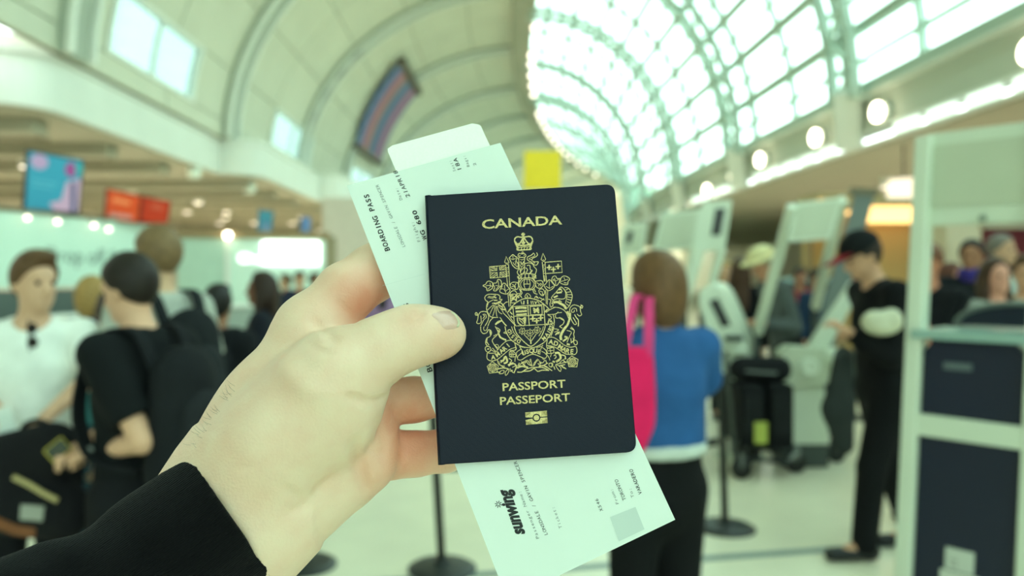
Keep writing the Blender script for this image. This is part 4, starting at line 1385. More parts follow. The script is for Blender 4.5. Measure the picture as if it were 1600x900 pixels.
# pale free edge of the nail
fe = MB()
edge_p = [(704.5, 487.6), (710.5, 491.6), (715, 499), (716.6, 506), (714, 510.8)]
L = []
for q in smoothed(edge_p, False):
    d = tot.hit(q[0], q[1], .325, .372, 300) or .352
    L.append(pt(q[0], q[1], d - 0.0003))
fe.tube(L, [0.0002] + [0.0006] * (len(L) - 2) + [0.0002], 8)
fe.build('nail_free_edge', mat('nail_edge', srgb(206, 200, 170), 0.4), nl, smooth=True)
# fine arm hairs on the back of the wrist
hr = MB()
rr = random.Random(4)
for k in range(30):
    t = rr.random()
    x, y = 300 + 70 * t + rr.uniform(-6, 2), 706 - 100 * t + rr.uniform(-6, 2)
    d = None
    for _ in range(14):
        d = tot.hit(x, y, .325, .40, 120)
        if d: break
        x += 2; y += 2
    if d is None: continue
    p = pt(x, y, d)
    di = Vector((-0.6 + rr.uniform(-.5, .3), -0.25 + rr.uniform(-.3, .2), 0.55 + rr.uniform(-.5, .4))).normalized()
    ln = rr.uniform(.0025, .0055)
    bnd = Vector((0.3, 0, 0.4)) * ln * 0.4
    hr.tube([p - di * 0.0005, p + di * ln * .5 + bnd * .25, p + di * ln + bnd], [0.000045, 0.00004, 0.000015], 4, caps=False)
ho = hr.build('arm_hair', mat('arm_hair', srgb(84, 62, 40), 0.6), hand)
ho['kind'] = 'stuff'
# black knit sleeve, open at the cuff
M_knit = bpy.data.materials.new('black_knit')
M_knit.use_nodes = True
n = M_knit.node_tree
b = n.nodes['Principled BSDF']
b.inputs['Base Color'].default_value = srgb(13, 13, 15)
b.inputs['Roughness'].default_value = 0.95
b.inputs['Specular IOR Level'].default_value = 0.1
b.inputs['Sheen Weight'].default_value = 0.03
b.inputs['Sheen Roughness'].default_value = 0.5
co = n.nodes.new('ShaderNodeTexCoord')
mp = n.nodes.new('ShaderNodeMapping')
mp.inputs['Rotation'].default_value = (0, 0.62, 0.1)
wv = n.nodes.new('ShaderNodeTexWave')
wv.inputs['Scale'].default_value = 420
wv.inputs['Distortion'].default_value = 2.5
wv.inputs['Detail'].default_value = 2
wv.bands_direction = 'Z'
bu = n.nodes.new('ShaderNodeBump')
bu.inputs['Strength'].default_value = 0.7
bu.inputs['Distance'].default_value = 0.0005
n.links.new(co.outputs['Object'], mp.inputs[0])
n.links.new(mp.outputs[0], wv.inputs['Vector'])
n.links.new(wv.outputs[0], bu.inputs['Height'])
n.links.new(bu.outputs[0], b.inputs['Normal'])
sfd = Field((-0.42, 0.18, 1.30), (-0.085, 0.43, 1.585), 0.002)
cuff = pt(362, 806, .362)
S1 = [J(385, 786, .3645, 121), J(255, 890, .350, 116), J(140, 980, .335, 108), J(-60, 1128, .31, 118), J(-250, 1280, .285, 160)]
chain(sfd, S1, 0.012, 0.97)
chain(sfd, [J(72, 930, .325, 80), J(-90, 1010, .31, 100)], 0.012)
axs = (pt(370, 798, .363) - pt(252, 885, .350)).normalized()
cutn = axs
sfd.plane(pt(366, 802, .3625), cutn)
inner = sfd.blank()
chain(inner, [J(420, 760, .368, 106), J(330, 828, .359, 106)], 0.0, 0.86)
sfd.F = np.maximum(sfd.F, -inner.F)
for P in ([(60, 862), (110, 900), (150, 960)], [(180, 815), (240, 880), (280, 960)], [(330, 760), (370, 810), (390, 880)]):
    L = []
    for x, y in P:
        d = sfd.hit(x, y, .2, .42, 150)
        if d: L.append(pt(x, y, d))
    if len(L) > 1: sfd.dent(L, 0.0016, 0.006)
SV, SQ = sfd.mesh(2)
slv = put('sleeve', SV, SQ, M_knit, hand, smooth=True)
# fuzz on the knit
fz = MB()
sel = [rr.randrange(len(SV)) for _ in range(2600)]
me = slv.data
nrm = np.zeros(len(SV) * 3); me.vertices.foreach_get('normal', nrm); nrm = nrm.reshape(-1, 3)
for i in sel:
    p = Vector(SV[i]); di = (Vector(nrm[i]) + Vector((rr.uniform(-1, 1), rr.uniform(-1, 1), rr.uniform(-1, 1))) * 0.9).normalized()
    ln = rr.uniform(.0008, .0022)
    sd = di.cross(Vector((rr.uniform(-1, 1), rr.uniform(-1, 1), 1))).normalized() * 0.00005
    fz.add([p - sd, p + sd, p + di * ln], [(0, 1, 2)])
fo = fz.build('knit_fuzz', M_knit, slv)
fo['kind'] = 'stuff'
# ------------------------------------------------------------------ people in the hall
SKIN = {}
def skin(r, g, b):
    k = (r, g, b)
    if k not in SKIN:
        SKIN[k] = mat('skin_%d_%d_%d' % k, srgb(r, g, b), 0.5, vary=0.06, vscale=14, spec=0.3)
    return SKIN[k]
HAIRM = {}
def hair_m(r, g, b):
    k = (r, g, b)
    if k not in HAIRM:
        HAIRM[k] = mat('hair_%d_%d_%d' % k, srgb(r, g, b), 0.55, bump=0.6, bscale=120, vary=0.25, vscale=40, spec=0.3)
    return HAIRM[k]
M_shoe = plain(26, 26, 28, 0.5)
M_eye = plain(40, 30, 24, 0.2)

def V3(*a): return np.array(a, dtype=float)

def person(label, px, d, heading, H, top=((200, 200, 200), 'short'), bottom=(30, 30, 32), hair=('short', (60, 45, 30)),
           sk=(214, 170, 140), lean=0.0, head=(0, 0), arms=None, step=0.0, res=0.011, shoes=None, hem=0.86, build=1.0, group=None, headz=0.0, collar=None):
    """head = (yaw, pitch) degrees relative to the body; arms = {'l': (elbow, wrist), 'r': ...} each (px, py, d) in the photograph."""
    x0 = (px - CX) / F * d
    t = thing('person', label, 'person', (x0, d, 0), group)
    t.rotation_euler = (0, 0, rad(heading))
    ch, sh_ = math.cos(rad(heading)), math.sin(rad(heading))
    def w2l(p):
        q = pt(*p)
        X, Y = q.x - x0, q.y - d
        return V3(ch * X + sh_ * Y, -sh_ * X + ch * Y, q.z)
    s = H / 1.75
    L = lambda x, y, z: V3(x, y, z) * s
    piv = L(0, 0, .95)
    Rl = np.array(rot('X', rad(lean)))          # forward lean is toward -Y
    def up(x, y, z): return piv + Rl @ (L(x, y, z) - piv)
    neck = up(0, .012, 1.47)
    Rh = Rl @ np.array(rot('Z', rad(head[0]))) @ np.array(rot('X', rad(head[1])))
    def hd(x, y, z): return neck + Rh @ (L(x, y, z) - L(0, .012, 1.47)) + V3(0, 0, headz)
    b = build
    pts_all = [up(0, 0, 1.43), hd(0, 0, 1.80), L(0, 0, 0)]
    # arms
    A = {}
    for sd, sg in (('l', 1), ('r', -1)):
        S_ = up(sg * .178 * b, .01, 1.415)
        if arms and sd in arms:
            E = w2l(arms[sd][0]); W_ = w2l(arms[sd][1])
            E = S_ + (E - S_) * min(1.0, 0.33 * s / np.linalg.norm(E - S_))
            if np.linalg.norm(W_ - E) > .29 * s: W_ = E + (W_ - E) * .29 * s / np.linalg.norm(W_ - E)
        else:
            E = up(sg * .235 * b, .03, 1.13); W_ = up(sg * .23 * b, -.04, .88)
        A[sd] = (S_, E, W_)
        pts_all += [E, W_ + (W_ - E) / np.linalg.norm(W_ - E) * .2]
    # legs
    G = {}
    for sd, sg in (('l', 1), ('r', -1)):
        st = step * sg
        hip = L(sg * .09, 0, .90); kn = L(sg * .10, -.02 - st * .5, .49); an = L(sg * .105, .03 - st, .085)
        G[sd] = (hip, kn, an)
        pts_all += [an + L(sg * .05, -.22, -.085), an + L(0, .08, 0)]
    P = np.array(pts_all)
    lo, hi = P.min(0) - .16, P.max(0) + .16
    lo[2] = -0.03
    lo[0] = min(lo[0], -.34); hi[0] = max(hi[0], .34); lo[1] = min(lo[1], -.26); hi[1] = max(hi[1], .26)
    bd = Field(lo, hi, res)
    fwd = Rl @ V3(0, 1, 0)
    def torso(f, o, k=.04, low=.93):
        f.cone(up(0, 0, 1.02), up(0, 0.01, 1.28), (.135 * b) * s + o, (.158 * b) * s + o, k, n=fwd, sq=.70)
        f.cone(L(0, .01, low), up(0, 0, 1.04), (.150 * b) * s + o, (.132 * b) * s + o, k, n=(0, 1, 0), sq=.74)
        f.cone(up(-.125 * b, .012, 1.40), up(.125 * b, .012, 1.40), .062 * s + o, .062 * s + o, k)
        f.cone(up(0, .0, 1.26), up(0, .012, 1.42), .145 * s * b + o, .085 * s + o, k, n=fwd, sq=.72)
    torso(bd, 0)
    for sd in 'lr':
        hip, kn, an = G[sd]
        bd.cone(hip, kn, .082 * s * b, .054 * s, .03).cone(kn, an, .053 * s, .037 * s, .02)
        bd.cone(an, an + L(0, -.12, -.045), .036 * s, .03 * s, .02)
        S_, E, W_ = A[sd]
        bd.cone(S_, E, .05 * s * b, .038 * s * b, .03).cone(E, W_, .039 * s * b, .026 * s, .015)
        # hand: palm, four fingers, thumb
        u = (W_ - E) / np.linalg.norm(W_ - E)
        side = np.cross(u, V3(0, 0, 1)); side = side / (np.linalg.norm(side) + 1e-6)
        if abs(u[2]) > .9: side = V3(0, 1, 0)
        nrm = np.cross(side, u)
        if nrm[2] > 0: nrm = -nrm
        K = W_ + u * .085 * s
        bd.cone(W_, K, .027 * s, .036 * s, .015, n=nrm, sq=.55)
        if res < 0.016:
            for q, ln in ((-.027, .062), (-.009, .072), (.009, .070), (.027, .055)):
                a0 = K + side * q * s
                a1 = a0 + (u * .8 + nrm * .35) * ln * .55 * s
                a2 = a1 + (u * .35 + nrm * .8) * ln * .5 * s
                bd.cone(a0, a1, .0095 * s, .009 * s, .004).cone(a1, a2, .009 * s, .0078 * s, .003)
            tb0 = W_ + u * .03 * s - side * .028 * s
            tb1 = tb0 + (u * .6 - side * .6 + nrm * .3) * .04 * s
            bd.cone(tb0, tb1, .013 * s, .0105 * s, .008).cone(tb1, tb1 + (u * .8 + nrm * .3) * .03 * s, .0105 * s, .009 * s, .003)
    bd.cone(up(0, .015, 1.40), hd(0, .005, 1.56), .058 * s, .053 * s, .03)
    # head and face
    bd.ell(hd(0, .008, 1.655), (.074 * s, .094 * s, .098 * s), Rh, .02)
    bd.ell(hd(0, -.028, 1.585), (.056 * s, .062 * s, .068 * s), Rh, .03)
    bd.ell(hd(0, -.075, 1.548), (.022 * s, .018 * s, .018 * s), Rh, .02)      # chin
    bd.cone(hd(0, -.086, 1.648), hd(0, -.108, 1.606), .010 * s, .0145 * s, .012)   # nose
    bd.ell(hd(0, -.083, 1.572), (.024 * s, .012 * s, .010 * s), Rh, .006)     # lips
    bd.cone(hd(-.035, -.080, 1.668), hd(.035, -.080, 1.668), .010 * s, .010 * s, .012)  # brow
    for sg in (-1, 1):
        bd.ell(hd(sg * .076, .012, 1.63), (.012 * s, .022 * s, .033 * s), Rh, .006)
        bd.ell(hd(sg * .031, -.094, 1.643), (.014 * s, .010 * s, .010 * s), Rh, .008, op='sub')
    V, Q = bd.mesh(1)
    body = put('body', V, Q, skin(*sk), t, smooth=True, local=True)
    # eyes
    for sg in (-1, 1):
        MBx = MB().lathe((0, 0, 0), [(0.002, -.010), (.008, -.006), (.0105, 0), (.008, .006), (.002, .010)], 10)
        c = hd(sg * .031, -.0815, 1.643)
        put('eye', [Vector(c) + v * s for v in MBx.v], MBx.f, M_eye, body, smooth=True, local=True)
    # trousers
    tr = Field(lo, hi, res)
    o = .014
    tr.cone(L(0, .01, .90), L(0, 0, max(1.0, hem + .02)), .152 * s * b + o, .142 * s * b + o, .03, n=(0, 1, 0), sq=.76)
    for sd in 'lr':
        hip, kn, an = G[sd]
        tr.cone(hip, kn, .088 * s * b + o, .062 * s + o, .03).cone(kn, an, .062 * s + o, .052 * s + o, .02)
    tr.plane((0, 0, max(1.03, hem + .04) * s), (0, 0, 1)); tr.plane((0, 0, .045 * s), (0, 0, -1))
    V, Q = tr.mesh(1)
    put('trousers', V, Q, cloth(*bottom), t, smooth=True, local=True)
    # top
    col, kind = top
    tp = Field(lo, hi, res)
    o = .016
    torso(tp, o, .04, low=hem + .02)
    for sd in 'lr':
        S_, E, W_ = A[sd]
        if kind == 'short':
            q = S_ + (E - S_) * .74
            tp.cone(S_, q, .056 * s * b + o, .056 * s * b + o, .03, cut=[(q, E - S_)])
        else:
            e2 = (W_ - E) / np.linalg.norm(W_ - E)
            tp.cone(S_, E, .055 * s * b + o, .046 * s * b + o, .03)
            tp.cone(E, W_, .046 * s * b + o, .034 * s + o, .02, cut=[(W_ - e2 * .01, e2)])
    tp.cone(up(0, -.012, 1.475), up(0, .0, 1.62), .066 * s, .085 * s, .01, op='sub')
    tp.plane((0, 0, hem * s), (0, 0, -1))
    if res < 0.012:
        rg_ = random.Random(int(px))
        for k in range(9):
            z = rg_.uniform(.95, 1.35); xx = rg_.uniform(-.15, .15)
            for yy in (-.14, .14):
                tp.dent([up(xx, yy, z), up(xx + rg_.uniform(-.16, .16), yy, z - rg_.uniform(.03, .14))], .008, .018)
    V, Q = tp.mesh(1)
    put('shirt' if kind == 'short' else 'jacket', V, Q, cloth(*col), t, smooth=True, local=True)
    # shoes
    for sd in 'lr':
        hip, kn, an = G[sd]
        fx = np.array([an[0], an[1], 0.0])
        sf_ = Field(fx + V3(-.1, -.3, -.02), fx + V3(.1, .14, .17), .010)
        sf_.cone(fx + L(0, .035, .045), fx + L(0, -.17, .035), .046 * s, .043 * s, .02, n=(0, 0, 1), sq=.8)
        sf_.cone(fx + L(0, .03, .05), fx + L(0, .01, .10), .046 * s, .043 * s, .02)
        sf_.plane((0, 0, .004), (0, 0, -1)); sf_.plane(fx + V3(0, 0, .125), (0, 0, 1))
        V, Q = sf_.mesh(1)
        put('shoe', V, Q, shoes or M_shoe, t, smooth=True, local=True)
    # hair or headgear
    st, hc = hair[0], hair[1]
    hp = hd(0, 0, 1.62)
    hfld = Field(hp - .42, hp + .26, min(res, .009))
    o = .013
    hfld.ell(hd(0, .012, 1.662), (.076 * s + o, .097 * s + o, .099 * s + o), Rh, .0)
    nf_ = Rh @ V3(0, -.86, -.50)
    if st in ('short', 'crop', 'cap', 'hat'):
        hfld.plane(hd(0, -.048 if st != 'crop' else -.042, 1.684), Rh @ V3(0, -.80, -.62))
        hfld.plane(hd(0, .05, 1.565), Rh @ V3(0, -.25, -.97))
        if st == 'short':
            hfld.ell(hd(0, -.035, 1.752), (.062 * s, .060 * s, .026 * s), Rh, .02)
    elif st == 'bob':
        hfld.ell(hd(0, .03, 1.60), (.098 * s, .092 * s, .125 * s), Rh, .03)
        hfld.plane(hd(0, -.045, 1.67), Rh @ V3(0, -.92, -.22))
        hfld.plane(hd(0, 0, 1.485), Rh @ V3(0, 0, -1))
    elif st == 'long':
        hfld.ell(hd(0, .03, 1.60), (.094 * s, .088 * s, .12 * s), Rh, .03)
        hfld.plane(hd(0, -.045, 1.67), Rh @ V3(0, -.92, -.22))
        hfld.cone(hd(0, .07, 1.56), up(0, .125, 1.28), .085 * s, .06 * s, .04, n=fwd, sq=.6)
        for sg in (-1, 1):
            hfld.cone(hd(sg * .075, .01, 1.58), up(sg * .095, -.03, 1.34), .034 * s, .022 * s, .02)
    elif st == 'bun':
        hfld.plane(hd(0, -.048, 1.684), Rh @ V3(0, -.80, -.62))
        hfld.plane(hd(0, .05, 1.56), Rh @ V3(0, -.25, -.97))
        hfld.ell(hd(0, .115, 1.70), (.045 * s, .045 * s, .045 * s), Rh, .015)
    V, Q = hfld.mesh(1)
    if len(Q): put('hair', V, Q, hair_m(*hc), t, smooth=True, local=True)
    if st == 'cap':
        cf = Field(hp - .3, hp + .26, .008)
        cf.ell(hd(0, .01, 1.672), (.083 * s + o, .104 * s + o, .098 * s + o), Rh, 0)
        cf.plane(hd(0, .0, 1.672), Rh @ V3(0, 0.12, -1))
        V, Q = cf.mesh(1)
        cp = put('cap', V, Q, cloth(*hair[2]), t, smooth=True, local=True)
        vf = Field(hp - .4, hp + .26, .008)
        vf.cone(hd(0, -.085, 1.685), hd(0, -.155, 1.672), .078 * s, .062 * s, 0, n=Rh @ V3(0, .1, 1), sq=.12)
        V, Q = vf.mesh(1)
        put('visor', V, Q, cloth(*hair[3]), cp, smooth=True, local=True)
    if st == 'hat':
        cf = Field(hp - .3, hp + .3, .008)
        cf.ell(hd(0, .005, 1.70), (.100 * s + o, .118 * s + o, .10 * s + o), Rh, 0)
        cf.plane(hd(0, .0, 1.70), Rh @ V3(0, .1, -1))
        cf.cone(hd(0, .0, 1.695), hd(0, .0, 1.703), .19 * s, .185 * s, .01, n=Rh @ V3(0, .05, 1), sq=.10)
        V, Q = cf.mesh(1)
        cp = put('hat', V, Q, cloth(*hair[2]), t, smooth=True, local=True)
        vf = Field(hp - .3, hp + .3, .008)
        vf.ell(hd(0, .005, 1.70), (.104 * s + o, .122 * s + o, .103 * s + o), Rh, 0)
        vf.plane(hd(0, 0, 1.715), Rh @ V3(0, .05, -1)); vf.plane(hd(0, 0, 1.738), Rh @ V3(0, -.05, 1))
        V, Q = vf.mesh(1)
        put('hat_band', V, Q, cloth(190, 170, 120), cp, smooth=True, local=True)
    t['height'] = H
    return dict(t=t, up=up, hd=hd, A=A, s=s, w2l=w2l, heading=heading, x0=x0, d=d)

def l2w(pn, p):
    h = rad(pn['heading'])
    return Vector((pn['x0'] + math.cos(h) * p[0] - math.sin(h) * p[1], pn['d'] + math.sin(h) * p[0] + math.cos(h) * p[1], p[2]))

def backpack(label, pn, col, logo=None, z0=.95, z1=1.40, dep=.15, wd=.145, res=.012):
    s = pn['s']
    base = l2w(pn, pn['up'](0, .2, z0))
    t = thing('backpack', label, 'backpack', base)
    t.rotation_euler = (0, 0, rad(pn['heading']))
    def loc(x, y, z):
        q = pn['up'](x, y, z)
        b_ = pn['up'](0, .2, z0)
        return np.array(q) - np.array(b_)
    f = Field((-.35, -.3, -.15), (.35, .35, .75), res)
    f.cone(loc(0, .145 + dep * .5, z0 + .1), loc(0, .14 + dep * .4, z1 - .1), wd * 1.05, wd * .92, .03, n=(0, 1, 0), sq=dep * .62 / wd)
    f.cone(loc(-wd * .55, .14 + dep * .5, z0 + .07), loc(wd * .55, .14 + dep * .5, z0 + .07), dep * .5, dep * .5, .04)
    V, Q = f.mesh(2)
    put('main_bag', V, Q, cloth(*col), t, smooth=True, local=True)
    f = Field((-.35, -.3, -.2), (.35, .45, .75), res)
    f.cone(loc(0, .145 + dep * 1.05, z0 + .10), loc(0, .14 + dep * .98, z0 + .24), wd * .72, wd * .66, .03, n=(0, 1, 0), sq=.4)
    V, Q = f.mesh(2)
    pk = put('front_pocket', V, Q, cloth(*[min(255, c + 8) for c in col]), t, smooth=True, local=True)
    for sg in (-1, 1):
        st = MB()
        path = [loc(sg * .085, .155, 1.36), loc(sg * .10, .10, 1.475), loc(sg * .105, .01, 1.492), loc(sg * .11, -.09, 1.44), loc(sg * .12, -.135, 1.32), loc(sg * .145, -.125, 1.18), loc(sg * .175, -.02, 1.06), loc(sg * .13, .13, 1.02)]
        P = [Vector(p) for p in path]
        P2 = [Vector((*q,)) for q in catmull(P)]
        ribbon(st, P2, .05, .012)
        put('strap', st.v, st.f, cloth(*col), t, smooth=False, local=True)
    if logo:
        lg = MB().lathe((0, 0, 0), [(.026, 0), (.026, .006), (.002, .008)], 14, (Vector((1, 0, 0)), Vector((0, 0, 1)), Vector((0, 1, 0))))
        c = Vector(loc(logo[0], .14 + dep * 1.02 + logo[2], logo[1]))
        put('round_badge', [c + v for v in lg.v], lg.f, plain(206, 214, 206), pk, local=True)
    return t
def catmull(P, m=5):
    out = []
    n = len(P)
    for i in range(n - 1):
        p0, p1, p2, p3 = P[max(i - 1, 0)], P[i], P[i + 1], P[min(i + 2, n - 1)]
        for k in range(m):
            t = k / m
            out.append(0.5 * ((2 * p1) + (p2 - p0) * t + (2 * p0 - 5 * p1 + 4 * p2 - p3) * t * t + (3 * p1 - p0 - 3 * p2 + p3) * t ** 3))
    out.append(P[-1])
    return out
def ribbon(mb, P, wd, th, wdir=(1, 0, 0)):
    n = len(P)
    v, f = [], []
    for i, p in enumerate(P):
        t = (P[min(i + 1, n - 1)] - P[max(i - 1, 0)]).normalized()
        x = Vector(wdir)
        x = (x - t * x.dot(t)).normalized()
        y = t.cross(x)
        for a, b in ((-1, -1), (1, -1), (1, 1), (-1, 1)):
            v.append(p + x * wd / 2 * a + y * th / 2 * b)
    for i in range(n - 1):
        for k in range(4):
            f.append((4 * i + k, 4 * i + (k + 1) % 4, 4 * i + 4 + (k + 1) % 4, 4 * i + 4 + k))
    f.append((0, 1, 2, 3)); f.append(tuple(4 * (n - 1) + k for k in (3, 2, 1, 0)))
    mb.add(v, f)

# --- left side
P1 = person('man in a white tee shirt with dark sunglasses hung at the collar', 50, 3.2, 22, 1.70, ((232, 236, 230), 'short'), (26, 27, 30),
            ('short', (92, 66, 42)), (206, 164, 134), head=(34, 4), arms={'l': ((146, 586, 3.12), (72, 652, 2.93)), 'r': ((-46, 590, 3.25), (2, 655, 2.98))}, hem=.84, step=.06, build=1.04)
sg_ = thing('sunglasses', 'dark sunglasses hanging from the collar of the white tee shirt', 'sunglasses', pt(50, 522, 3.02))
for k, (x, y) in enumerate(((50, 513), (51, 535))):
    MB().lathe(pt(x, y, 3.035), [(.004, -.004), (.021, -.003), (.022, 0), (.021, .003), (.004, .004)], 16, (Vector((1, 0, 0)), Vector((0, 0, 1)), Vector((0, -1, 0)))).build('lens', plain(16, 17, 18, .2), sg_)
MB().tube([pt(50, 520, 3.035), pt(51, 528, 3.035)], .004, 8).build('bridge', plain(16, 17, 18, .3), sg_)
MB().tube([pt(46, 508, 3.035), pt(44, 500, 3.06), pt(46, 548, 3.09)], .003, 8).build('temple', plain(16, 17, 18, .3), sg_)
pa = thing('paper', 'folded white paper in the hands of the man in the white tee', 'paper', pt(10, 655, 2.88))
MB().box(pt(8, 655, 2.90), (.032, .004, .045), (Vector((.9, -.2, .3)), Vector((.2, 1, 0)), Vector((-.3, 0, .9)))).build('sheet', plain(226, 234, 230), pa)
MB().box(pt(10, 662, 2.89), (.030, .003, .035), (Vector((.95, -.2, .1)), Vector((.2, 1, 0)), Vector((-.1, 0, .95)))).build('folded_leaf', plain(214, 226, 222), pa)
# black holdall carried in front
hb = thing('holdall', 'black holdall with a tan zip and tan base held before the white tee', 'bag', pt(55, 830, 2.85))
f = Field(np.array(pt(55, 760, 2.85)) + V3(-.30, -.16, -.28), np.array(pt(55, 760, 2.85)) + V3(.30, .16, .28), .010)
c = np.array(pt(55, 760, 2.85))
f.cone(c + V3(-.11, 0, .09), c + V3(.06, 0, .13), .10, .10, .05, n=(0, 1, 0), sq=.8)
f.cone(c + V3(-.14, 0, -.06), c + V3(.10, 0, -.09), .11, .10, .06, n=(0, 1, 0), sq=.85)
V, Q = f.mesh(2); put('bag_body', V, Q, cloth(24, 24, 27), hb, smooth=True)
def onbag(px, py, d0=2.6, d1=2.95):
    d = f.hit(px, py, d0, d1, 120)
    return pt(px, py, (d or 2.78) - .006)
z_ = MB(); ribbon(z_, [onbag(*q) for q in ((20, 745), (45, 757), (70, 772), (90, 782))], .018, .006, (0.3, 0, 1)); z_.build('zip', plain(176, 160, 112), hb)
lb = MB(); ribbon(lb, [onbag(32, 800), onbag(50, 801), onbag(68, 803)], .052, .005, (0, 0, 1)); lb.build('fabric_label', plain(150, 152, 142), hb)
bs_ = MB(); ribbon(bs_, [onbag(*q) for q in ((-30, 806), (0, 818), (25, 828), (55, 832))], .035, .008, (0.1, 0, 1)); bs_.build('tan_base', cloth(120, 78, 52), hb)
hs = MB(); hs.tube(catmull([onbag(20, 690) + Vector((0, .06, 0)), pt(38, 665, 2.86), pt(62, 658, 2.86), pt(80, 670, 2.86), onbag(92, 700) + Vector((0, .06, 0))]), .010, 8); hs.build('handle', cloth(28, 28, 30), hb)

P2 = person('man in a black tee shirt holding a phone, seen from behind', 218, 2.75, -112, 1.69, ((20, 23, 25), 'short'), (24, 25, 28),
            ('crop', (34, 26, 22)), (214, 168, 138), head=(4, 16), arms={'l': ((224, 690, 2.56), (150, 706, 2.66)), 'r': ((196, 665, 2.92), (136, 690, 2.80))}, hem=.80, build=1.03)
backpack('large black backpack on the man in the black tee shirt', P2, (26, 28, 31), (.02, 1.22, -.02))
wt = thing('wristwatch', 'dark wristwatch on the wrist of the man in the black tee', 'watch', l2w(P2, P2['A']['l'][2]))
E, W_ = P2['A']['l'][1], P2['A']['l'][2]
ew, ww = l2w(P2, E), l2w(P2, W_)
ax = (ww - ew).normalized(); xx = ax.cross(Vector((0, 0, 1))).normalized(); yy = xx.cross(ax)
MB().lathe(ww - ax * .012, [(.029, -.011), (.033, -.011), (.033, .011), (.029, .011)], 20, (xx, yy, ax)).build('watch_strap', plain(44, 46, 46), wt)
cdir = (Vector((0, -1, .25)) - ax * Vector((0, -1, .25)).dot(ax)).normalized()
MB().lathe(ww - ax * .012 + cdir * .033, [(.019, -.002), (.019, .008), (.016, .010)], 18, (ax, cdir.cross(ax), cdir)).build('watch_face', plain(150, 156, 150, .3), wt)
ph = thing('phone', 'phone in a yellow case held by the man in the black tee', 'phone', pt(88, 708, 2.72))
u_1 = (pt(106, 690, 2.70) - pt(74, 716, 2.74)).normalized()
MB().box(pt(90, 703, 2.72), (.05, .006, .028), (u_1, Vector((.2, 1, .3)), u_1.cross(Vector((.2, 1, .3)))), bev=.004).build('phone_case', plain(196, 178, 66), ph)
MB().box(pt(90, 703, 2.712), (.045, .002, .024), (u_1, Vector((.2, 1, .3)), u_1.cross(Vector((.2, 1, .3))))).build('phone_screen', plain(60, 66, 60, .2), ph)

P3 = person('man in a light grey tee shirt with short sandy hair', 250, 3.45, -122, 1.82, ((176, 180, 170), 'short'), (44, 46, 52),
            ('crop', (120, 96, 66)), (206, 168, 136), head=(6, 6), hem=.84)
backpack('black backpack worn over the light grey tee shirt', P3, (30, 33, 36))
P4 = person('person with black hair and a black backpack by the mint panel', 341, 4.5, 178, 1.55, ((26, 28, 32), 'long'), (28, 28, 34), ('short', (20, 18, 18)), (150, 106, 80), res=.014)
backpack('black backpack with a pale badge on the black haired person', P4, (24, 26, 30), (.05, 1.26, -.01), res=.014)
P5 = person('woman with dark curled hair in a dark jacket facing left', 408, 5.4, -80, 1.63, ((30, 32, 40), 'long'), (26, 28, 34), ('long', (44, 28, 20)), (120, 78, 56), head=(-8, 0), res=.014)
P6 = person('woman with blond hair in a navy jacket behind the white tee', 146, 4.9, 160, 1.60, ((30, 46, 82), 'long'), (36, 40, 52), ('bob', (156, 124, 72)), (212, 170, 140), res=.014)
P7 = person('person in a teal jacket just behind the black tee', 172, 4.3, -140, 1.50, ((60, 120, 124), 'long'), (40, 60, 70), ('short', (50, 40, 32)), (206, 160, 132), res=.014)
P8 = person('woman with long dark hair in a lilac top behind the hand', 602, 10.0, 170, 1.70, ((150, 120, 160), 'long'), (30, 30, 34), ('long', (24, 20, 20)), (196, 150, 120), res=.016)
for k, (px, d, hdg, H, tc, hc, lab) in enumerate([
        (446, 13.0, -60, 1.62, (34, 42, 48), (90, 70, 44), 'far person in a slate jacket, leftmost before the lit sign'),
        (468, 12.0, 20, 1.66, (40, 44, 62), (30, 24, 22), 'far person in a dark blue jacket before the lit sign'),
        (492, 14.0, 90, 1.64, (60, 66, 96), (70, 40, 30), 'far person in a violet jacket at the right end of the lit sign'),
        (421, 16.4, 30, 1.62, (46, 58, 56), (60, 50, 40), 'far person in a green grey jacket behind the curled hair')]):
    person(lab, px, d, hdg, H, (tc, 'long'), (34, 36, 44), ('short', hc), (190, 144, 112), res=.02)

# --- right side
P10 = person('woman in a blue denim shirt and black trousers with brown bobbed hair', 1028, 2.8, -158, 1.69, ((44, 88, 142), 'long'), (20, 21, 23),
             ('bob', (104, 74, 46)), (212, 168, 138), head=(14, 4), hem=1.06, build=1.03, arms={'l': ((965, 590, 2.72), (950, 600, 2.55)), 'r': ((1100, 590, 2.92), (1060, 640, 3.06))})
hemw = Field((-.32, -.26, .90), (.32, .26, 1.2), .010)
hemw.cone((0, .01, .98), (0, .01, 1.10), .176, .172, 0, n=(0, 1, 0), sq=.76)
hemw.plane((0, 0, 1.045), (0, 0, 1)); hemw.plane((0, 0, 1.0), (0, 0, -1))
V, Q = hemw.mesh(1); put('undershirt_hem', V, Q, cloth(196, 204, 196), P10['t'], smooth=True, local=True)
tt = thing('tote_bag', 'bright pink tote bag on the shoulder of the woman in blue', 'bag', pt(1003, 706, 2.5))
f = Field(np.array(pt(1003, 620, 2.5)) + V3(-.2, -.14, -.32), np.array(pt(1003, 620, 2.5)) + V3(.2, .14, .28), .008)
for py in range(552, 704, 7):
    tq = (py - 552) / 152
    f.cone(np.array(pt(950, py, 2.52)), np.array(pt(1009 + 2 * math.sin(tq * 3) - (14 * max(0, tq - .72) / .28), py, 2.52)), .022 + .022 * math.sin(tq * PI), .022 + .004 * math.sin(tq * PI), .008)
f.dent([np.array(pt(1000, 560, 2.48)), np.array(pt(1006, 680, 2.47))], .004, .014)
V, Q = f.mesh(2); put('tote_body', V, Q, cloth(226, 36, 96), tt, smooth=True)
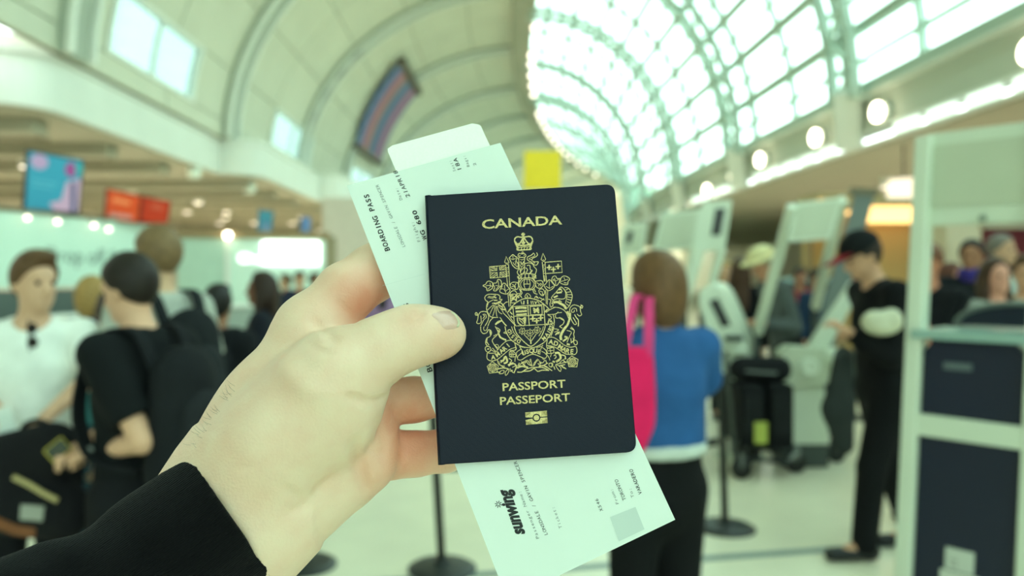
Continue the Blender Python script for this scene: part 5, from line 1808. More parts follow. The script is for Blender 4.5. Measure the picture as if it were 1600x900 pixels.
for nm, P in (('handle', [(974, 556, 2.50), (982, 510, 2.55), (990, 472, 2.64), (998, 462, 2.72), (1002, 490, 2.80)]), ('handle', [(1013, 556, 2.50), (1014, 510, 2.54), (1014, 476, 2.64), (1015, 466, 2.72), (1017, 490, 2.80)])):
    m_ = MB(); ribbon(m_, catmull([pt(*q) for q in P]), .030, .006); m_.build(nm, cloth(206, 62, 118), tt)

P11 = person('man in a cream straw hat and grey jacket bent over a kiosk', 1228, 7.3, -84, 1.87, ((86, 92, 92), 'long'), (30, 30, 33), ('hat', (150, 140, 120), (226, 216, 168)), (200, 146, 116),
             lean=14, head=(0, 12), arms={'l': ((1246, 528, 7.08), (1192, 505, 7.0)), 'r': ((1230, 526, 7.5), (1178, 503, 7.4))}, res=.012)
P12 = person('woman with long brown hair and a black top left of the straw hat', 1156, 8.0, 172, 1.78, ((22, 22, 25), 'long'), (24, 24, 27), ('long', (72, 48, 34)), (200, 150, 120), res=.014)
P13 = person('person with fair hair half hidden by the long brown hair', 1134, 9.0, -20, 1.76, ((30, 32, 36), 'long'), (30, 30, 34), ('bob', (168, 136, 82)), (206, 160, 128), res=.016)
P14 = person('tall man in black with a dark cap with a red visor, looking down', 1380, 4.66, -88, 1.88, ((20, 21, 23), 'long'), (19, 20, 22), ('cap', (40, 30, 26), (22, 24, 26), (140, 34, 46)), (204, 156, 126),
             lean=5, head=(0, 22), arms={'l': ((1392, 566, 4.42), (1328, 520, 4.45)), 'r': ((1380, 560, 4.9), (1322, 522, 4.66))}, step=.19, build=1.05, hem=.84)
wb2 = thing('bag', 'crumpled white bag tucked under the arm of the capped man', 'bag', pt(1378, 528, 4.36))
f = Field(np.array(pt(1378, 505, 4.34)) - .16, np.array(pt(1378, 505, 4.34)) + .16, .009)
c = np.array(pt(1378, 505, 4.34))
f.ell(c, (.108, .065, .066), None, 0).ell(c + V3(-.05, -.02, .02), (.05, .05, .045), None, .03).ell(c + V3(.05, -.01, .03), (.045, .05, .05), None, .03)
f.dent([c + V3(-.08, -.07, .0), c + V3(0, -.075, .02), c + V3(.06, -.07, -.03)], .012, .016)
f.dent([c + V3(-.02, -.08, .07), c + V3(.01, -.08, -.05)], .010, .014)
V, Q = f.mesh(1); put('bag_body', V, Q, cloth(206, 204, 180), wb2, smooth=True)
ct = thing('coat', 'dark grey coat hanging from the forearm of the capped man', 'coat', pt(1310, 700, 4.42))
f = Field(np.array(pt(1312, 630, 4.45)) - V3(.22, .16, .36), np.array(pt(1312, 630, 4.45)) + V3(.22, .16, .36), .011)
f.cone(np.array(pt(1318, 556, 4.47)), np.array(pt(1310, 640, 4.45)), .055, .085, .03, n=(0, 1, 0), sq=.6)
f.cone(np.array(pt(1310, 640, 4.45)), np.array(pt(1318, 694, 4.46)), .085, .06, .03, n=(0, 1, 0), sq=.6)
f.dent([np.array(pt(1322, 570, 4.40)), np.array(pt(1305, 690, 4.40))], .01, .015); f.dent([np.array(pt(1308, 580, 4.40)), np.array(pt(1325, 680, 4.40))], .008, .013)
V, Q = f.mesh(2); put('coat_body', V, Q, cloth(44, 48, 48), ct, smooth=True)
m_ = MB(); ribbon(m_, catmull([pt(1308, 560, 4.41), pt(1316, 545, 4.42), pt(1330, 556, 4.40)]), .03, .01); m_.build('collar', cloth(54, 58, 58), ct)
P15 = person('man in a black tee right behind the white kiosk post', 1450, 5.25, -60, 1.82, ((24, 26, 30), 'short'), (26, 27, 30), ('crop', (110, 70, 50)), (198, 132, 104), head=(0, 6), arms={'r': ((1462, 545, 5.0), (1446, 610, 4.8)), 'l': ((1440, 560, 5.2), (1430, 610, 5.0))}, res=.013)
P16 = person('man in a dark coat with a purple scarf and black hair', 1518, 6.6, -40, 1.90, ((28, 32, 38), 'long'), (26, 27, 30), ('crop', (26, 22, 22)), (160, 112, 86), res=.016)
m_ = MB().lathe((0, -.0, 0), [(.075, 1.56), (.10, 1.60), (.105, 1.655), (.08, 1.68)], 16); put('scarf', m_.v, m_.f, cloth(64, 54, 132), P16['t'], smooth=True, local=True)
P17 = person('woman with long brown hair and a grey cardigan facing forward', 1556, 5.3, 8, 1.72, ((142, 146, 138), 'long'), (50, 62, 90), ('long', (66, 44, 30)), (210, 150, 130), res=.013, head=(-6, 0))
P18 = person('man with grey hair and a light jacket at the maroon panel', 1566, 7.2, 30, 1.97, ((180, 196, 192), 'long'), (40, 42, 46), ('crop', (120, 112, 104)), (204, 160, 130), res=.016)
P19 = person('person in a tan coat at the right edge of the picture', 1604, 5.6, -30, 1.74, ((150, 116, 70), 'long'), (40, 42, 48), ('short', (90, 66, 46)), (212, 160, 130), res=.016)
P20 = person('person in a dark sweater left of the purple scarf', 1488, 7.4, 40, 1.72, ((34, 38, 42), 'long'), (28, 30, 34), ('bob', (96, 56, 44)), (206, 140, 112), res=.018)
P21 = person('person in a blue jacket seen through the small white kiosk', 1276, 9.6, 20, 1.68, ((40, 60, 88), 'long'), (30, 34, 44), ('short', (40, 32, 28)), (200, 150, 120), res=.018)
P22 = person('person in a red top seen through the small white kiosk', 1250, 10.2, 0, 1.70, ((150, 30, 40), 'long'), (30, 34, 44), ('short', (40, 32, 28)), (170, 120, 96), res=.018)
rb_ = thing('red_banner', 'small crimson pole banner seen just left of the capped face', 'banner', Vector((pt(1338, 0, 9).x, 9, 0)))
q = [pt(1322, 392, 9), pt(1354, 392, 9), pt(1356, 452, 9), pt(1320, 452, 9)]
MB().prism(q, [p + Vector((0, .03, 0)) for p in q]).build('cloth', cloth(150, 20, 34), rb_)
x_ = pt(1338, 0, 9).x
MB().tube([Vector((x_, 9.05, .02)), Vector((x_, 9.05, q[0].z + .03))], .018, 8).build('pole', plain(90, 94, 92), rb_)
MB().lathe(Vector((x_, 9.05, 0)), [(.2, 0), (.2, .02), (.03, .05)], 18).build('foot', plain(60, 64, 62), rb_)
# ------------------------------------------------------------------ counters, signs, kiosks, stanchions
M_mint = mat('mint_panel', srgb(206, 232, 218), 0.5, vary=0.02, vscale=2)
M_kiosk = mat('kiosk_white', srgb(214, 222, 204), 0.45, vary=0.03, vscale=3)
M_kiosk2 = mat('kiosk_panel', srgb(196, 202, 180), 0.5, vary=0.04, vscale=4)
M_navyp = mat('navy_panel', srgb(15, 23, 48), 0.5, vary=0.05, vscale=5)
M_scr = plain(52, 54, 54, 0.25)
M_grey = mat('grey_column', srgb(112, 122, 118), 0.45, vary=0.05, vscale=4)

def frame_axes(a, b):
    u = Vector((b.x - a.x, b.y - a.y, 0)).normalized()
    return u, Vector((-u.y, u.x, 0)), Vector((0, 0, 1))
# first check-in backdrop
a, b = pt(-60, 430, 10.4), pt(242, 430, 14.1)
u, v, w3 = frame_axes(a, b)
ln = (Vector((b.x, b.y, 0)) - Vector((a.x, a.y, 0))).length
bk = thing('check_in_backdrop', 'long mint white check-in backdrop with grey lettering and small lamps', 'backdrop', (a.x, a.y, 0))
mid = (Vector((a.x, a.y, 0)) + Vector((b.x, b.y, 0))) / 2
MB().box(mid + w3 * 1.97, (ln / 2, .08, .54), (u, v, w3), bev=.02).build('sign_panel', M_mint, bk)
MB().box(mid + w3 * .70 + v * .05, (ln / 2, .10, .70), (u, v, w3)).build('lower_panel', plain(86, 98, 94), bk)
MB().box(mid + w3 * 2.53, (ln / 2 + .05, .12, .025), (u, v, w3)).build('top_rail', plain(120, 112, 92), bk)
def sign_text(par, tx, org, u, w3, v, h, m, name='lettering'):
    V, Fc, wd = glyphs(tx, 0.015)
    return put(name, [org + u * x * h + w3 * y * h + v * .003 for x, y in V], Fc, m, par)
sign_text(bk, 'Drop off & baggage', Vector((a.x, a.y, 0)) + u * 1.3 - v * .085 + w3 * 1.80, u, w3, -v, .25, plain(150, 170, 162), 'lettering')
for px, py in ((43, 340), (90, 346), (147, 352), (170, 358)):
    # lamps bracketed off the top rail
    r = pt(px, py, 1) - CAMP
    P0 = mid - v * .20
    k = (P0 - CAMP).dot(v) / r.dot(v)
    q = CAMP + r * k
    t = thing('sign_lamp', {43: 'small warm lamp above the first word of the mint backdrop', 90: 'second small warm lamp along the mint backdrop', 147: 'third small warm lamp along the mint backdrop', 170: 'last small warm lamp, nearest the grey tee man, on the mint backdrop'}[px], 'lamp', q, 'lamps along the mint backdrop')
    MB().tube([q + w3 * .02, q + v * .1 + w3 * .10, q + v * .2 + w3 * .12], .012, 8).build('arm', plain(150, 150, 140), t)
    MB().lathe(q, [(.015, .03), (.034, .015), (.034, -.02), (.02, -.035)], 12).build('bulb', M_lamp2, t, smooth=True)
# counters below the first backdrop
for k in range(3):
    c = Vector((a.x, a.y, 0)) + u * (1.0 + 1.7 * k) - v * 1.0
    t = thing('check_in_desk', ('nearest', 'middle', 'farthest')[k] + ' white check-in desk before the first mint backdrop', 'desk', c, 'check-in desks on the left')
    MB().box(c + w3 * .52, (.62, .30, .52), (u, v, w3), bev=.02).build('desk_body', plain(150, 160, 152), t)
    MB().box(c + w3 * 1.06, (.68, .36, .025), (u, v, w3), bev=.01).build('worktop', M_white, t)
    MB().box(c + w3 * 1.24 + v * .1 + u * .2, (.16, .02, .13), (u, v, w3)).build('monitor', plain(30, 34, 34), t)
    MB().box(c + w3 * 1.1 + v * .1 + u * .2, (.03, .02, .04), (u, v, w3)).build('monitor_stand', plain(30, 34, 34), t)

def screen(label, c4, d, m_back, paint, posts=True, zbase=2.5):
    """c4: pixel corners TL, TR, BR, BL."""
    TL, TR, BR, BL = [pt(x, y, d_) for (x, y), d_ in zip(c4, d)]
    u = (TR - TL).normalized(); w_ = (TL - BL).normalized(); v = u.cross(w_).normalized()
    if v.y > 0: v = -v
    t = thing('display_screen', label, 'screen', (BL + BR) / 2)
    MB().prism([TL - v * .06, TR - v * .06, BR - v * .06, BL - v * .06], [TL, TR, BR, BL]).build('casing', m_back, t)
    def at(s, q, o=.004):
        return (TL * (1 - s) + TR * s) * (1 - q) + (BL * (1 - s) + BR * s) * q + v * o
    for nm, poly, m, o in paint:
        put(nm, [at(s, q, o) for s, q in poly], [tuple(range(len(poly)))], m, t)
    if posts:
        MB().tube([(BL + BR) / 2 - v * .03 + Vector((0, 0, .05)), Vector((((BL + BR) / 2).x, ((BL + BR) / 2).y, zbase)) - v * .03], .03, 8).build('mount', plain(60, 60, 58), t)
    return t
def lit(r, g, b, e=0.12):
    k = ('lit', r, g, b, e)
    if k not in _mc: _mc[k] = mat('screen_%d_%d_%d' % (r, g, b), srgb(r, g, b), 0.3, emit=srgb(r, g, b), estr=e)
    return _mc[k]
SB = plain(40, 44, 58)
full = [(.06, .03), (.97, .03), (.97, .97), (.06, .97)]
def circ(x, y, rx_, ry_, n=16): return [(x + rx_ * math.cos(2 * PI * k / n), y + ry_ * math.sin(2 * PI * k / n)) for k in range(n)]
screen('blue display screen with pink shapes, nearest on the left', ((40, 233), (132, 250), (124, 334), (34, 328)), (11.6, 12.0, 12.0, 11.6), SB, [
    ('picture', full, lit(36, 140, 170), .004), ('pink_shape', circ(.24, .17, .15, .13), lit(172, 140, 180), .006), ('pink_shape', [(.72, .45), (.97, .35), (.97, .97), (.55, .97), (.45, .85), (.66, .78)], lit(186, 150, 180), .006),
    ('magenta_shape', circ(.78, .22, .10, .13), lit(150, 60, 130), .008), ('dark_shape', [(.80, .45), (.88, .43), (.92, .97), (.84, .97)], lit(50, 70, 110), .008), ('teal_shape', circ(.92, .18, .07, .12), lit(40, 150, 160), .009),
    ('text_bar', [(.14, .48), (.58, .50), (.58, .52), (.14, .50)], lit(90, 170, 190), .006), ('text_bar', [(.14, .56), (.50, .58), (.50, .60), (.14, .58)], lit(90, 170, 190), .006)])
screen('orange display screen, left one of the pair', ((166, 294), (221, 306), (216, 348), (162, 343)), (12.9, 13.2, 13.2, 12.9), plain(120, 40, 20), [
    ('picture', full, lit(206, 70, 22), .004), ('text_bar', [(.2, .25), (.7, .27), (.7, .42), (.2, .40)], lit(230, 130, 80), .006), ('text_bar', [(.15, .75), (.8, .77), (.8, .93), (.15, .92)], lit(190, 130, 120), .006)])
screen('orange red display screen, right one of the pair', ((221, 306), (267, 315), (262, 349), (217, 348)), (13.3, 13.7, 13.7, 13.3), plain(110, 30, 16), [
    ('picture', full, lit(178, 48, 20), .004), ('text_bar', [(.35, .25), (.75, .28), (.75, .45), (.35, .42)], lit(186, 84, 60), .006)])
screen('teal display screen, left one of the far pair', ((404, 326), (428, 330), (424, 369), (401, 367)), (18.0, 18.1, 18.1, 18.0), SB, [('picture', full, lit(40, 120, 140), .004), ('white_shape', [(.3, .5), (.9, .5), (.9, .9), (.3, .9)], lit(90, 120, 150), .006)], zbase=2.5)
screen('blue display screen, right one of the far pair', ((470, 337), (486, 340), (483, 371), (467, 370)), (18.25, 18.32, 18.32, 18.25), SB, [('picture', full, lit(90, 130, 180), .004), ('dark_shape', [(.1, .1), (.4, .1), (.4, .9), (.1, .9)], lit(50, 80, 110), .006)], zbase=2.5)
# second backdrop with lit sign
a, b = pt(278, 430, 17.6), pt(508, 430, 18.4)
u, v, w3 = frame_axes(a, b)
A0, B0 = Vector((a.x, a.y, 0)), Vector((b.x, b.y, 0))
ln = (B0 - A0).length
b2 = thing('counter_backdrop', 'mint panelled counter backdrop with a brown top and a glowing white sign', 'backdrop', A0)
f0 = .33
MB().box(A0 + u * ln * f0 / 2 + w3 * 1.22, (ln * f0 / 2, .10, 1.22), (u, v, w3)).build('side_panel', plain(176, 206, 190), b2)
MB().box(A0 + u * ln * (1 + f0) / 2 + w3 * 1.22, (ln * (1 - f0) / 2, .09, 1.22), (u, v, w3)).build('back_panel', M_mint, b2)
MB().box(A0 + u * ln * f0 + w3 * 1.25 - v * .06, (.05, .08, 1.25), (u, v, w3)).build('divider', M_white, b2)
MB().box(A0 + u * ln / 2 + w3 * 2.52, (ln / 2 + .1, .16, .08), (u, v, w3)).build('top_beam', plain(150, 128, 92), b2)
MB().box(B0 + w3 * 1.25 + u * .12, (.12, .14, 1.25), (u, v, w3)).build('end_post', plain(150, 138, 110), b2)
MB().box(A0 + u * ln * .76 + w3 * 2.12 - v * .13, (ln * .20, .04, .26), (u, v, w3), bev=.03).build('lit_sign', glow('sign_glow', (.95, 1, .96), 1.5), b2)
sign_text(b2, 'Check-in', A0 + u * ln * .40 + w3 * 1.9 - v * .10, u, w3, -v, .22, glow('sign_letter_glow', (.95, 1, .96), 1.1))
q = pt(356, 367, 17.6)
t = thing('sign_lamp', 'warm bulb at the corner between the two mint panels', 'lamp', q)
MB().tube([q, q + Vector((0, .2, .06))], .02, 8).build('arm', plain(150, 140, 120), t)
MB().lathe(q, [(.03, .06), (.075, .03), (.075, -.045), (.04, -.075)], 12).build('bulb', M_lamp, t, smooth=True)
# pale pier and sand screen beside the finger
MB().box(pt(545, 380, 24) + Vector((0, 0, -.55)), (.75, .3, 1.9), bev=.05).build('wall_pier', plain(206, 196, 184), None)['kind'] = 'structure'

# striped curved banner on the left vault
bn = thing('wall_banner', 'curved banner of blue, pink and brown stripes on the left vault', 'banner', vl(20, 43, .2))
D0, D1, T0, T1 = 41.6, 48.0, 20.5, 51.5
cols = [(104, 130, 178), (70, 88, 146), (150, 110, 140), (180, 104, 126), (160, 112, 100), (110, 112, 136), (76, 112, 156), (56, 92, 146), (96, 106, 150), (172, 100, 130), (150, 100, 146), (84, 94, 146)]
def skewed(th, s, off):
    d = D0 - .13 * (th - T0) + (D1 - D0) * s
    return vl(th, d, off)
nb = len(cols)
for i, c in enumerate(cols):
    s0, s1 = i / nb, (i + 1) / nb
    m_ = MB()
    n = 10
    A = [skewed(T0 + (T1 - T0) * k / n, s0 + .004, .32) for k in range(n + 1)] + [skewed(T1 - (T1 - T0) * k / n, s0 + .004, .26) for k in range(n + 1)]
    B = [skewed(T0 + (T1 - T0) * k / n, s1 - .004, .32) for k in range(n + 1)] + [skewed(T1 - (T1 - T0) * k / n, s1 - .004, .26) for k in range(n + 1)]
    m_.prism(A, B)
    m_.build('stripe', plain(*c), bn)
for th in (T0, T1):
    MB().bar(skewed(th, -.02, .3), skewed(th, 1.02, .3), .35, .25).build('end_batten', plain(96, 84, 70), bn)
# yellow banner
yb = thing('yellow_banner', 'plain yellow square banner hanging in the middle of the hall', 'banner', pt(847, 300, 34))
c4 = [pt(819, 235, 34), pt(876, 235, 34), pt(877, 296, 34), pt(818, 296, 34)]
MB().prism(c4, [q + Vector((0, .04, 0)) for q in c4]).build('cloth', plain(226, 200, 40), yb)
MB().tube([c4[0] + Vector((-.05, .02, .02)), c4[1] + Vector((.05, .02, .02))], .03, 8).build('rod', M_steel, yb)
MB().tube([(c4[0] + c4[1]) / 2 + Vector((0, .02, 0)), Vector((((c4[0] + c4[1]) / 2).x, 34.02, EYE + 12.1))], .008, 6).build('hanging_wire', M_steel, yb)

# ---- near white stand at the right edge
k0 = thing('self_service_stand', 'tall white framed stand with navy panels at the right edge', 'stand', Vector((1.52, 2.90, 0)))
def kp(px, py, e):     # e = 0 at the left post, 1 at px 1600
    return pt(px, py, 2.90 + (2.63 - 2.90) * e)
uu = (kp(1597, 430, 1) - kp(1424, 430, 0)); uu.z = 0; uu.normalize()
vv_ = Vector((-uu.y, uu.x, 0))
if vv_.y < 0: vv_ = -vv_
up_ = Vector((0, 0, 1))
pL0, pL1 = kp(1404, 1030, 0), kp(1447, 215, 0)
pL0.z = 0.0
lean_ = (pL1 - pL0).normalized()
MB().bar(pL0, pL1, .055, .07, vv_, bev=.008).build('post', M_kiosk, k0)
pR0 = pL0 + uu * .378; pR1 = pL1 + uu * .378
MB().bar(pR0, pR1, .055, .07, vv_, bev=.008).build('post', M_kiosk, k0)
def zz(p0, z): return p0 + lean_ * ((z - p0.z) / lean_.z)
def panel(name, z0, z1, m, off, th, x0=.0, x1=.378, bev=.006, cut=0):
    a_, b_, c_2, d_ = zz(pL0, z0) + uu * x0, zz(pL0, z0) + uu * x1, zz(pL0, z1) + uu * x1, zz(pL0, z1) + uu * x0
    if cut:
        lo_ = [a_, b_, b_ + (c_2 - b_) * (1 - cut), c_2 - uu * cut * .25, d_ + uu * cut * .25, a_ + (d_ - a_) * (1 - cut)]
    else:
        lo_ = [a_, b_, c_2, d_]
    return MB().prism([q + vv_ * off for q in lo_], [q + vv_ * (off + th) for q in lo_]).build(name, m, k0)
panel('top_panel', 1.80, 2.13, M_kiosk, .0, .06)
panel('top_inset', 1.86, 2.085, M_kiosk2, -.006, .012, .03, .348)
panel('rail', 1.05, 1.125, M_kiosk, -.03, .07)
panel('navy_panel', 1.125, 1.395, M_navyp, -.01, .03, .03, .348, cut=.16)
panel('navy_panel', .30, 1.045, M_navyp, -.01, .03, .03, .348)
panel('glass_shelf', 1.395, 1.425, plain(150, 180, 172, .2), -.05, .30)
panel('base_plate', .0, .06, M_kiosk, -.06, .5, -.03, .41)
panel('name_plate', 1.29, 1.315, plain(96, 108, 112), -.016, .006, .10, .19)
pc = zz(pL0, 1.815) + uu * .20 - vv_ * .004
MB().lathe(pc, [(.012, 0), (.012, .01), (.004, .012)], 12, (uu, up_, -vv_)).build('screw_cap', plain(140, 150, 136), k0)
panel('sticker', .60, .675, plain(200, 206, 196), -.016, .005, .135, .225)
panel('sticker', .50, .595, plain(206, 212, 200), -.016, .005, .12, .245)
sign_text(k0, '::', zz(pL0, .615) + uu * .155 - vv_ * .018, uu, up_, -vv_, .04, plain(120, 124, 118), 'sticker_mark')
# rear arch of the stand
ar = MB()
o_ = zz(pL0, 1.435) + vv_ * .22 + uu * .06
A = [o_ + uu * (.20 + .20 * math.cos(PI * k / 14)) + up_ * (.075 * math.sin(PI * k / 14)) for k in range(15)]
ar.prism(A, [q + vv_ * .02 for q in A]); ar.build('arch_panel', M_navyp, k0)
rim = MB(); rim.tube([o_ - vv_ * .004 + uu * (.20 + .21 * math.cos(PI * k / 14)) + up_ * (.084 * math.sin(PI * k / 14)) for k in range(15)], .010, 8); rim.build('arch_rim', plain(110, 116, 112), k0)

def slant_stand(label, d, top4, postL, postR, m_in=M_kiosk2, dep=.10, low=(None, None)):
    """white stand: a head panel on two sloping posts. pixel corners at one distance."""
    t = thing('self_service_stand', label, 'stand', Vector((pt(postL[1][0], 0, d).x, d, 0)), 'white self-service stands')
    q = [pt(x, y, d) for x, y in top4]
    back = Vector((.03, dep, 0))
    MB().prism(q, [p + back for p in q]).build('head_panel', M_kiosk, t)
    c = sum(q, Vector()) / 4
    qi = [c + (p - c) * .84 - Vector((0, .006, 0)) for p in q]
    MB().prism(qi, [p + Vector((0, .02, 0)) for p in qi]).build('head_inset', m_in, t)
    for (p0, p1, wd), dl in zip((postL, postR), low):
        a_, b_ = pt(*p0, d), pt(*p1, dl or d)
        MB().bar(a_, b_, wd, .08, (0, 1, 0), bev=.01).build('post', M_kiosk, t)
        MB().bar(b_ + Vector((0, .02, .02)), Vector((b_.x, b_.y + .02, 0)), .05, .06, (0, 1, 0), bev=.008).build('lower_leg', plain(58, 64, 62), t)
    x0, x1 = pt(*postL[1], d), pt(*postR[1], d)
    return t
def post_to_floor(p0, p1, d):
    a_, b_ = pt(*p0, d), pt(*p1, d)
    k = (a_.z - .02) / (a_.z - b_.z)
    q = a_ + (b_ - a_) * k
    return (CX + q.x / d * F, CY - (q.z - EYE) / d * F)
t = slant_stand('white stand with a blank head panel in front of the straw hat', 6.2, ((1242, 317), (1318, 308), (1298, 373), (1230, 378)), ((1238, 322), (1184, 520), .07), ((1316, 312), (1274, 480), .065), low=(6.95, 7.95))
t = slant_stand('white stand with a dark upright screen beside the brown bobbed hair', 7.9, ((1098, 316), (1144, 312), (1132, 392), (1080, 392)), ((1094, 385), (1066, 480), .10), ((1128, 388), (1100, 490), .07), M_kiosk)
s4 = [pt(x, y, 7.885) for x, y in ((1118, 326), (1134, 325), (1126, 368), (1111, 368))]
MB().prism(s4, [p + Vector((0, .02, 0)) for p in s4]).build('screen', M_scr, t)
t = slant_stand('wide white stand panel right beside the passport edge', 9.0, ((1034, 334), (1096, 326), (1086, 388), (1020, 392)), ((1030, 388), (1016, 470), .08), ((1084, 386), (1070, 470), .08))
t = slant_stand('small white stand with a little dark screen behind the passport edge', 10.2, ((972, 352), (1012, 348), (1004, 396), (966, 398)), ((974, 396), (968, 460), .08), ((1002, 394), (996, 460), .08))
s4 = [pt(x, y, 10.185) for x, y in ((981, 362), (990, 361), (986, 380), (977, 380))]
MB().prism(s4, [p + Vector((0, .02, 0)) for p in s4]).build('screen', M_scr, t)
# grey sloping column
gc = thing('sloping_column', 'broad grey sloping column between the straw hat and the cap', 'column', Vector((pt(1250, 0, 8.2).x, 8.2, 0)))
A = [pt(1338, 296, 8.2), pt(1368, 298, 8.2), pt(1300, 560, 8.2), pt(1262, 560, 8.2)]
k = lambda p, q: p + (q - p) * (p.z / (p.z - q.z))
A[2] = k(A[1], A[2]); A[3] = k(A[0], A[3])
MB().prism(A, [p + Vector((.10, .22, 0)) for p in A]).build('column_shaft', M_grey, gc)
Bq = [A[0] + Vector((-.06, -.02, .02)), A[1] + Vector((.02, -.02, .02)), A[1] + Vector((.02, -.02, -.05)), A[0] + Vector((-.07, -.02, -.05))]
MB().prism(Bq, [p + Vector((.10, .26, 0)) for p in Bq]).build('column_cap', plain(120, 112, 92), gc)

# white rounded kiosk terminals
def terminal(label, d, cx, top, rightx, scr, group='white check-in kiosks'):
    """tilted slab head on a pedestal; scr = screen pixel corners."""
    base = Vector((pt(cx + 40, 0, d).x, d + .1, 0))
    t = thing('check_in_kiosk', label, 'kiosk', base, group)
    return t, base
d = 6.95
k1 = thing('check_in_kiosk', 'white rounded check-in kiosk between the blue shirt and the straw hat', 'kiosk', Vector((pt(1150, 0, d).x, d, 0)), 'white check-in kiosks')
out = [(1092, 470), (1096, 452), (1110, 445), (1124, 450), (1136, 468), (1158, 520), (1172, 560), (1166, 585), (1128, 600), (1116, 560), (1104, 515)]
P = [pt(x, y, d) for x, y in out]
P = [Vector(q) for q in catmull(P + [P[0]], 4)][:-1]
MB().prism(P, [q + Vector((.14, .20, .02)) for q in P]).build('head', M_kiosk, k1)
s4 = [pt(x, y, d - .008) for x, y in ((1108, 470), (1122, 466), (1142, 508), (1128, 512))]
MB().prism(s4, [q + Vector((0, .02, 0)) for q in s4]).build('screen', M_scr, k1)
for k, (x, y) in enumerate(((1146, 528), (1153, 548), (1158, 568))):
    MB().box(pt(x, y, d - .03), (.07, .05, .022), bev=.008).build('card_slot', plain(60, 66, 62) if k % 2 == 0 else M_kiosk, k1)
MB().bar(pt(1150, 590, d + .16), Vector((pt(1164, 0, d).x, d + .16, .02)), .14, .12, (0, 1, 0), bev=.02).build('pedestal', plain(70, 78, 76), k1)
MB().lathe(Vector((pt(1164, 0, d).x, d + .16, 0)), [(.22, 0), (.22, .02), (.1, .035)], 20).build('foot', M_kiosk2, k1)
d = 6.72
k2 = thing('check_in_kiosk', 'white check-in kiosk with a sloped panel that the capped man uses', 'kiosk', Vector((pt(1256, 0, d).x, d, 0)), 'white check-in kiosks')
out = [(1332, 440), (1344, 446), (1338, 466), (1286, 560), (1272, 600), (1240, 596), (1240, 566), (1262, 545)]
P = [pt(x, y, d) for x, y in out]
MB().prism(P, [q + Vector((.06, .20, 0)) for q in P]).build('sloped_panel', M_kiosk, k2)
out = [(1222, 552), (1236, 542), (1290, 546), (1300, 560), (1296, 600), (1224, 602), (1216, 580)]
P = [pt(x, y, d - .06) for x, y in out]
MB().prism(P, [q + Vector((.03, .26, 0)) for q in P]).build('printer_box', M_kiosk2, k2)
q = pt(1264, 574, d - .065)
MB().lathe(q, [(.08, 0), (.08, .02), (.055, .03), (.04, .02)], 18, (Vector((1, 0, 0)), Vector((0, 0, 1)), Vector((0, -1, 0)))).build('reader', M_kiosk, k2)
P = [pt(x, y, d) for x, y in ((1230, 600), (1288, 600), (1296, 688), (1222, 690))]
P[2].z = P[3].z = .20
MB().prism(P, [q + Vector((.02, .22, 0)) for q in P]).build('pedestal', M_kiosk, k2)
MB().box(Vector((pt(1259, 0, d).x, d + .12, .10)), (.20, .12, .10), bev=.02).build('plinth', plain(70, 78, 76), k2)
q = pt(1304, 560, d - .02)
MB().lathe(q, [(.04, -.09), (.095, -.07), (.11, 0), (.095, .07), (.04, .09)], 14).build('ticket_hood', M_kiosk, k2, smooth=True)

# luggage trolley with dark suitcases
d = 6.35
bx = pt(1190, 0, d).x
tr = thing('luggage_trolley', 'dark luggage trolley with a bent handle in front of the straw hat', 'trolley', Vector((bx, d, 0)))
def fl(px, dd, z): return Vector((pt(px, 0, dd).x, dd, z))
m_ = MB()
m_.tube([fl(1146, d, .17), fl(1236, d - .02, .14)], .016, 8); m_.tube([fl(1152, d + .42, .17), fl(1240, d + .4, .14)], .016, 8)
for e in (.1, .4, .7, .95):
    m_.tube([fl(1146 + 90 * e, d, .165 - .03 * e), fl(1152 + 88 * e, d + .42, .165 - .03 * e)], .010, 6)
m_.build('deck', M_dark, tr)
h_ = MB(); h_.tube(catmull([fl(1148, d + .02, .17), fl(1142, d + .03, .55), fl(1134, d + .04, .92), fl(1132, d + .2, 1.0), fl(1136, d + .40, .92), fl(1146, d + .41, .55), fl(1152, d + .40, .17)]), .014, 8); h_.build('handle', plain(80, 86, 84, .3, .6), tr)
n_ = MB(); n_.tube([fl(1232, d - .02, .14), fl(1244, d + .10, .19), fl(1248, d + .2, .12)], .016, 8); n_.tube([fl(1240, d + .4, .14), fl(1246, d + .3, .19), fl(1248, d + .2, .12)], .016, 8); n_.build('nose', plain(130, 136, 130, .4), tr)
for px, dd in ((1243, d + .2), (1158, d), (1164, d + .42)):
    w_ = MB().lathe(fl(px, dd, .085), [(.03, -.025), (.082, -.022), (.085, 0), (.082, .022), (.03, .025)], 18, (Vector((1, 0, 0)), Vector((0, 0, 1)), Vector((0, 1, 0)))); wo_ = w_.build('wheel', plain(30, 32, 32), tr, smooth=True)
    MB().box(fl(px, dd, .15), (.012, .03, .05)).build('wheel_fork', plain(110, 116, 112), tr)
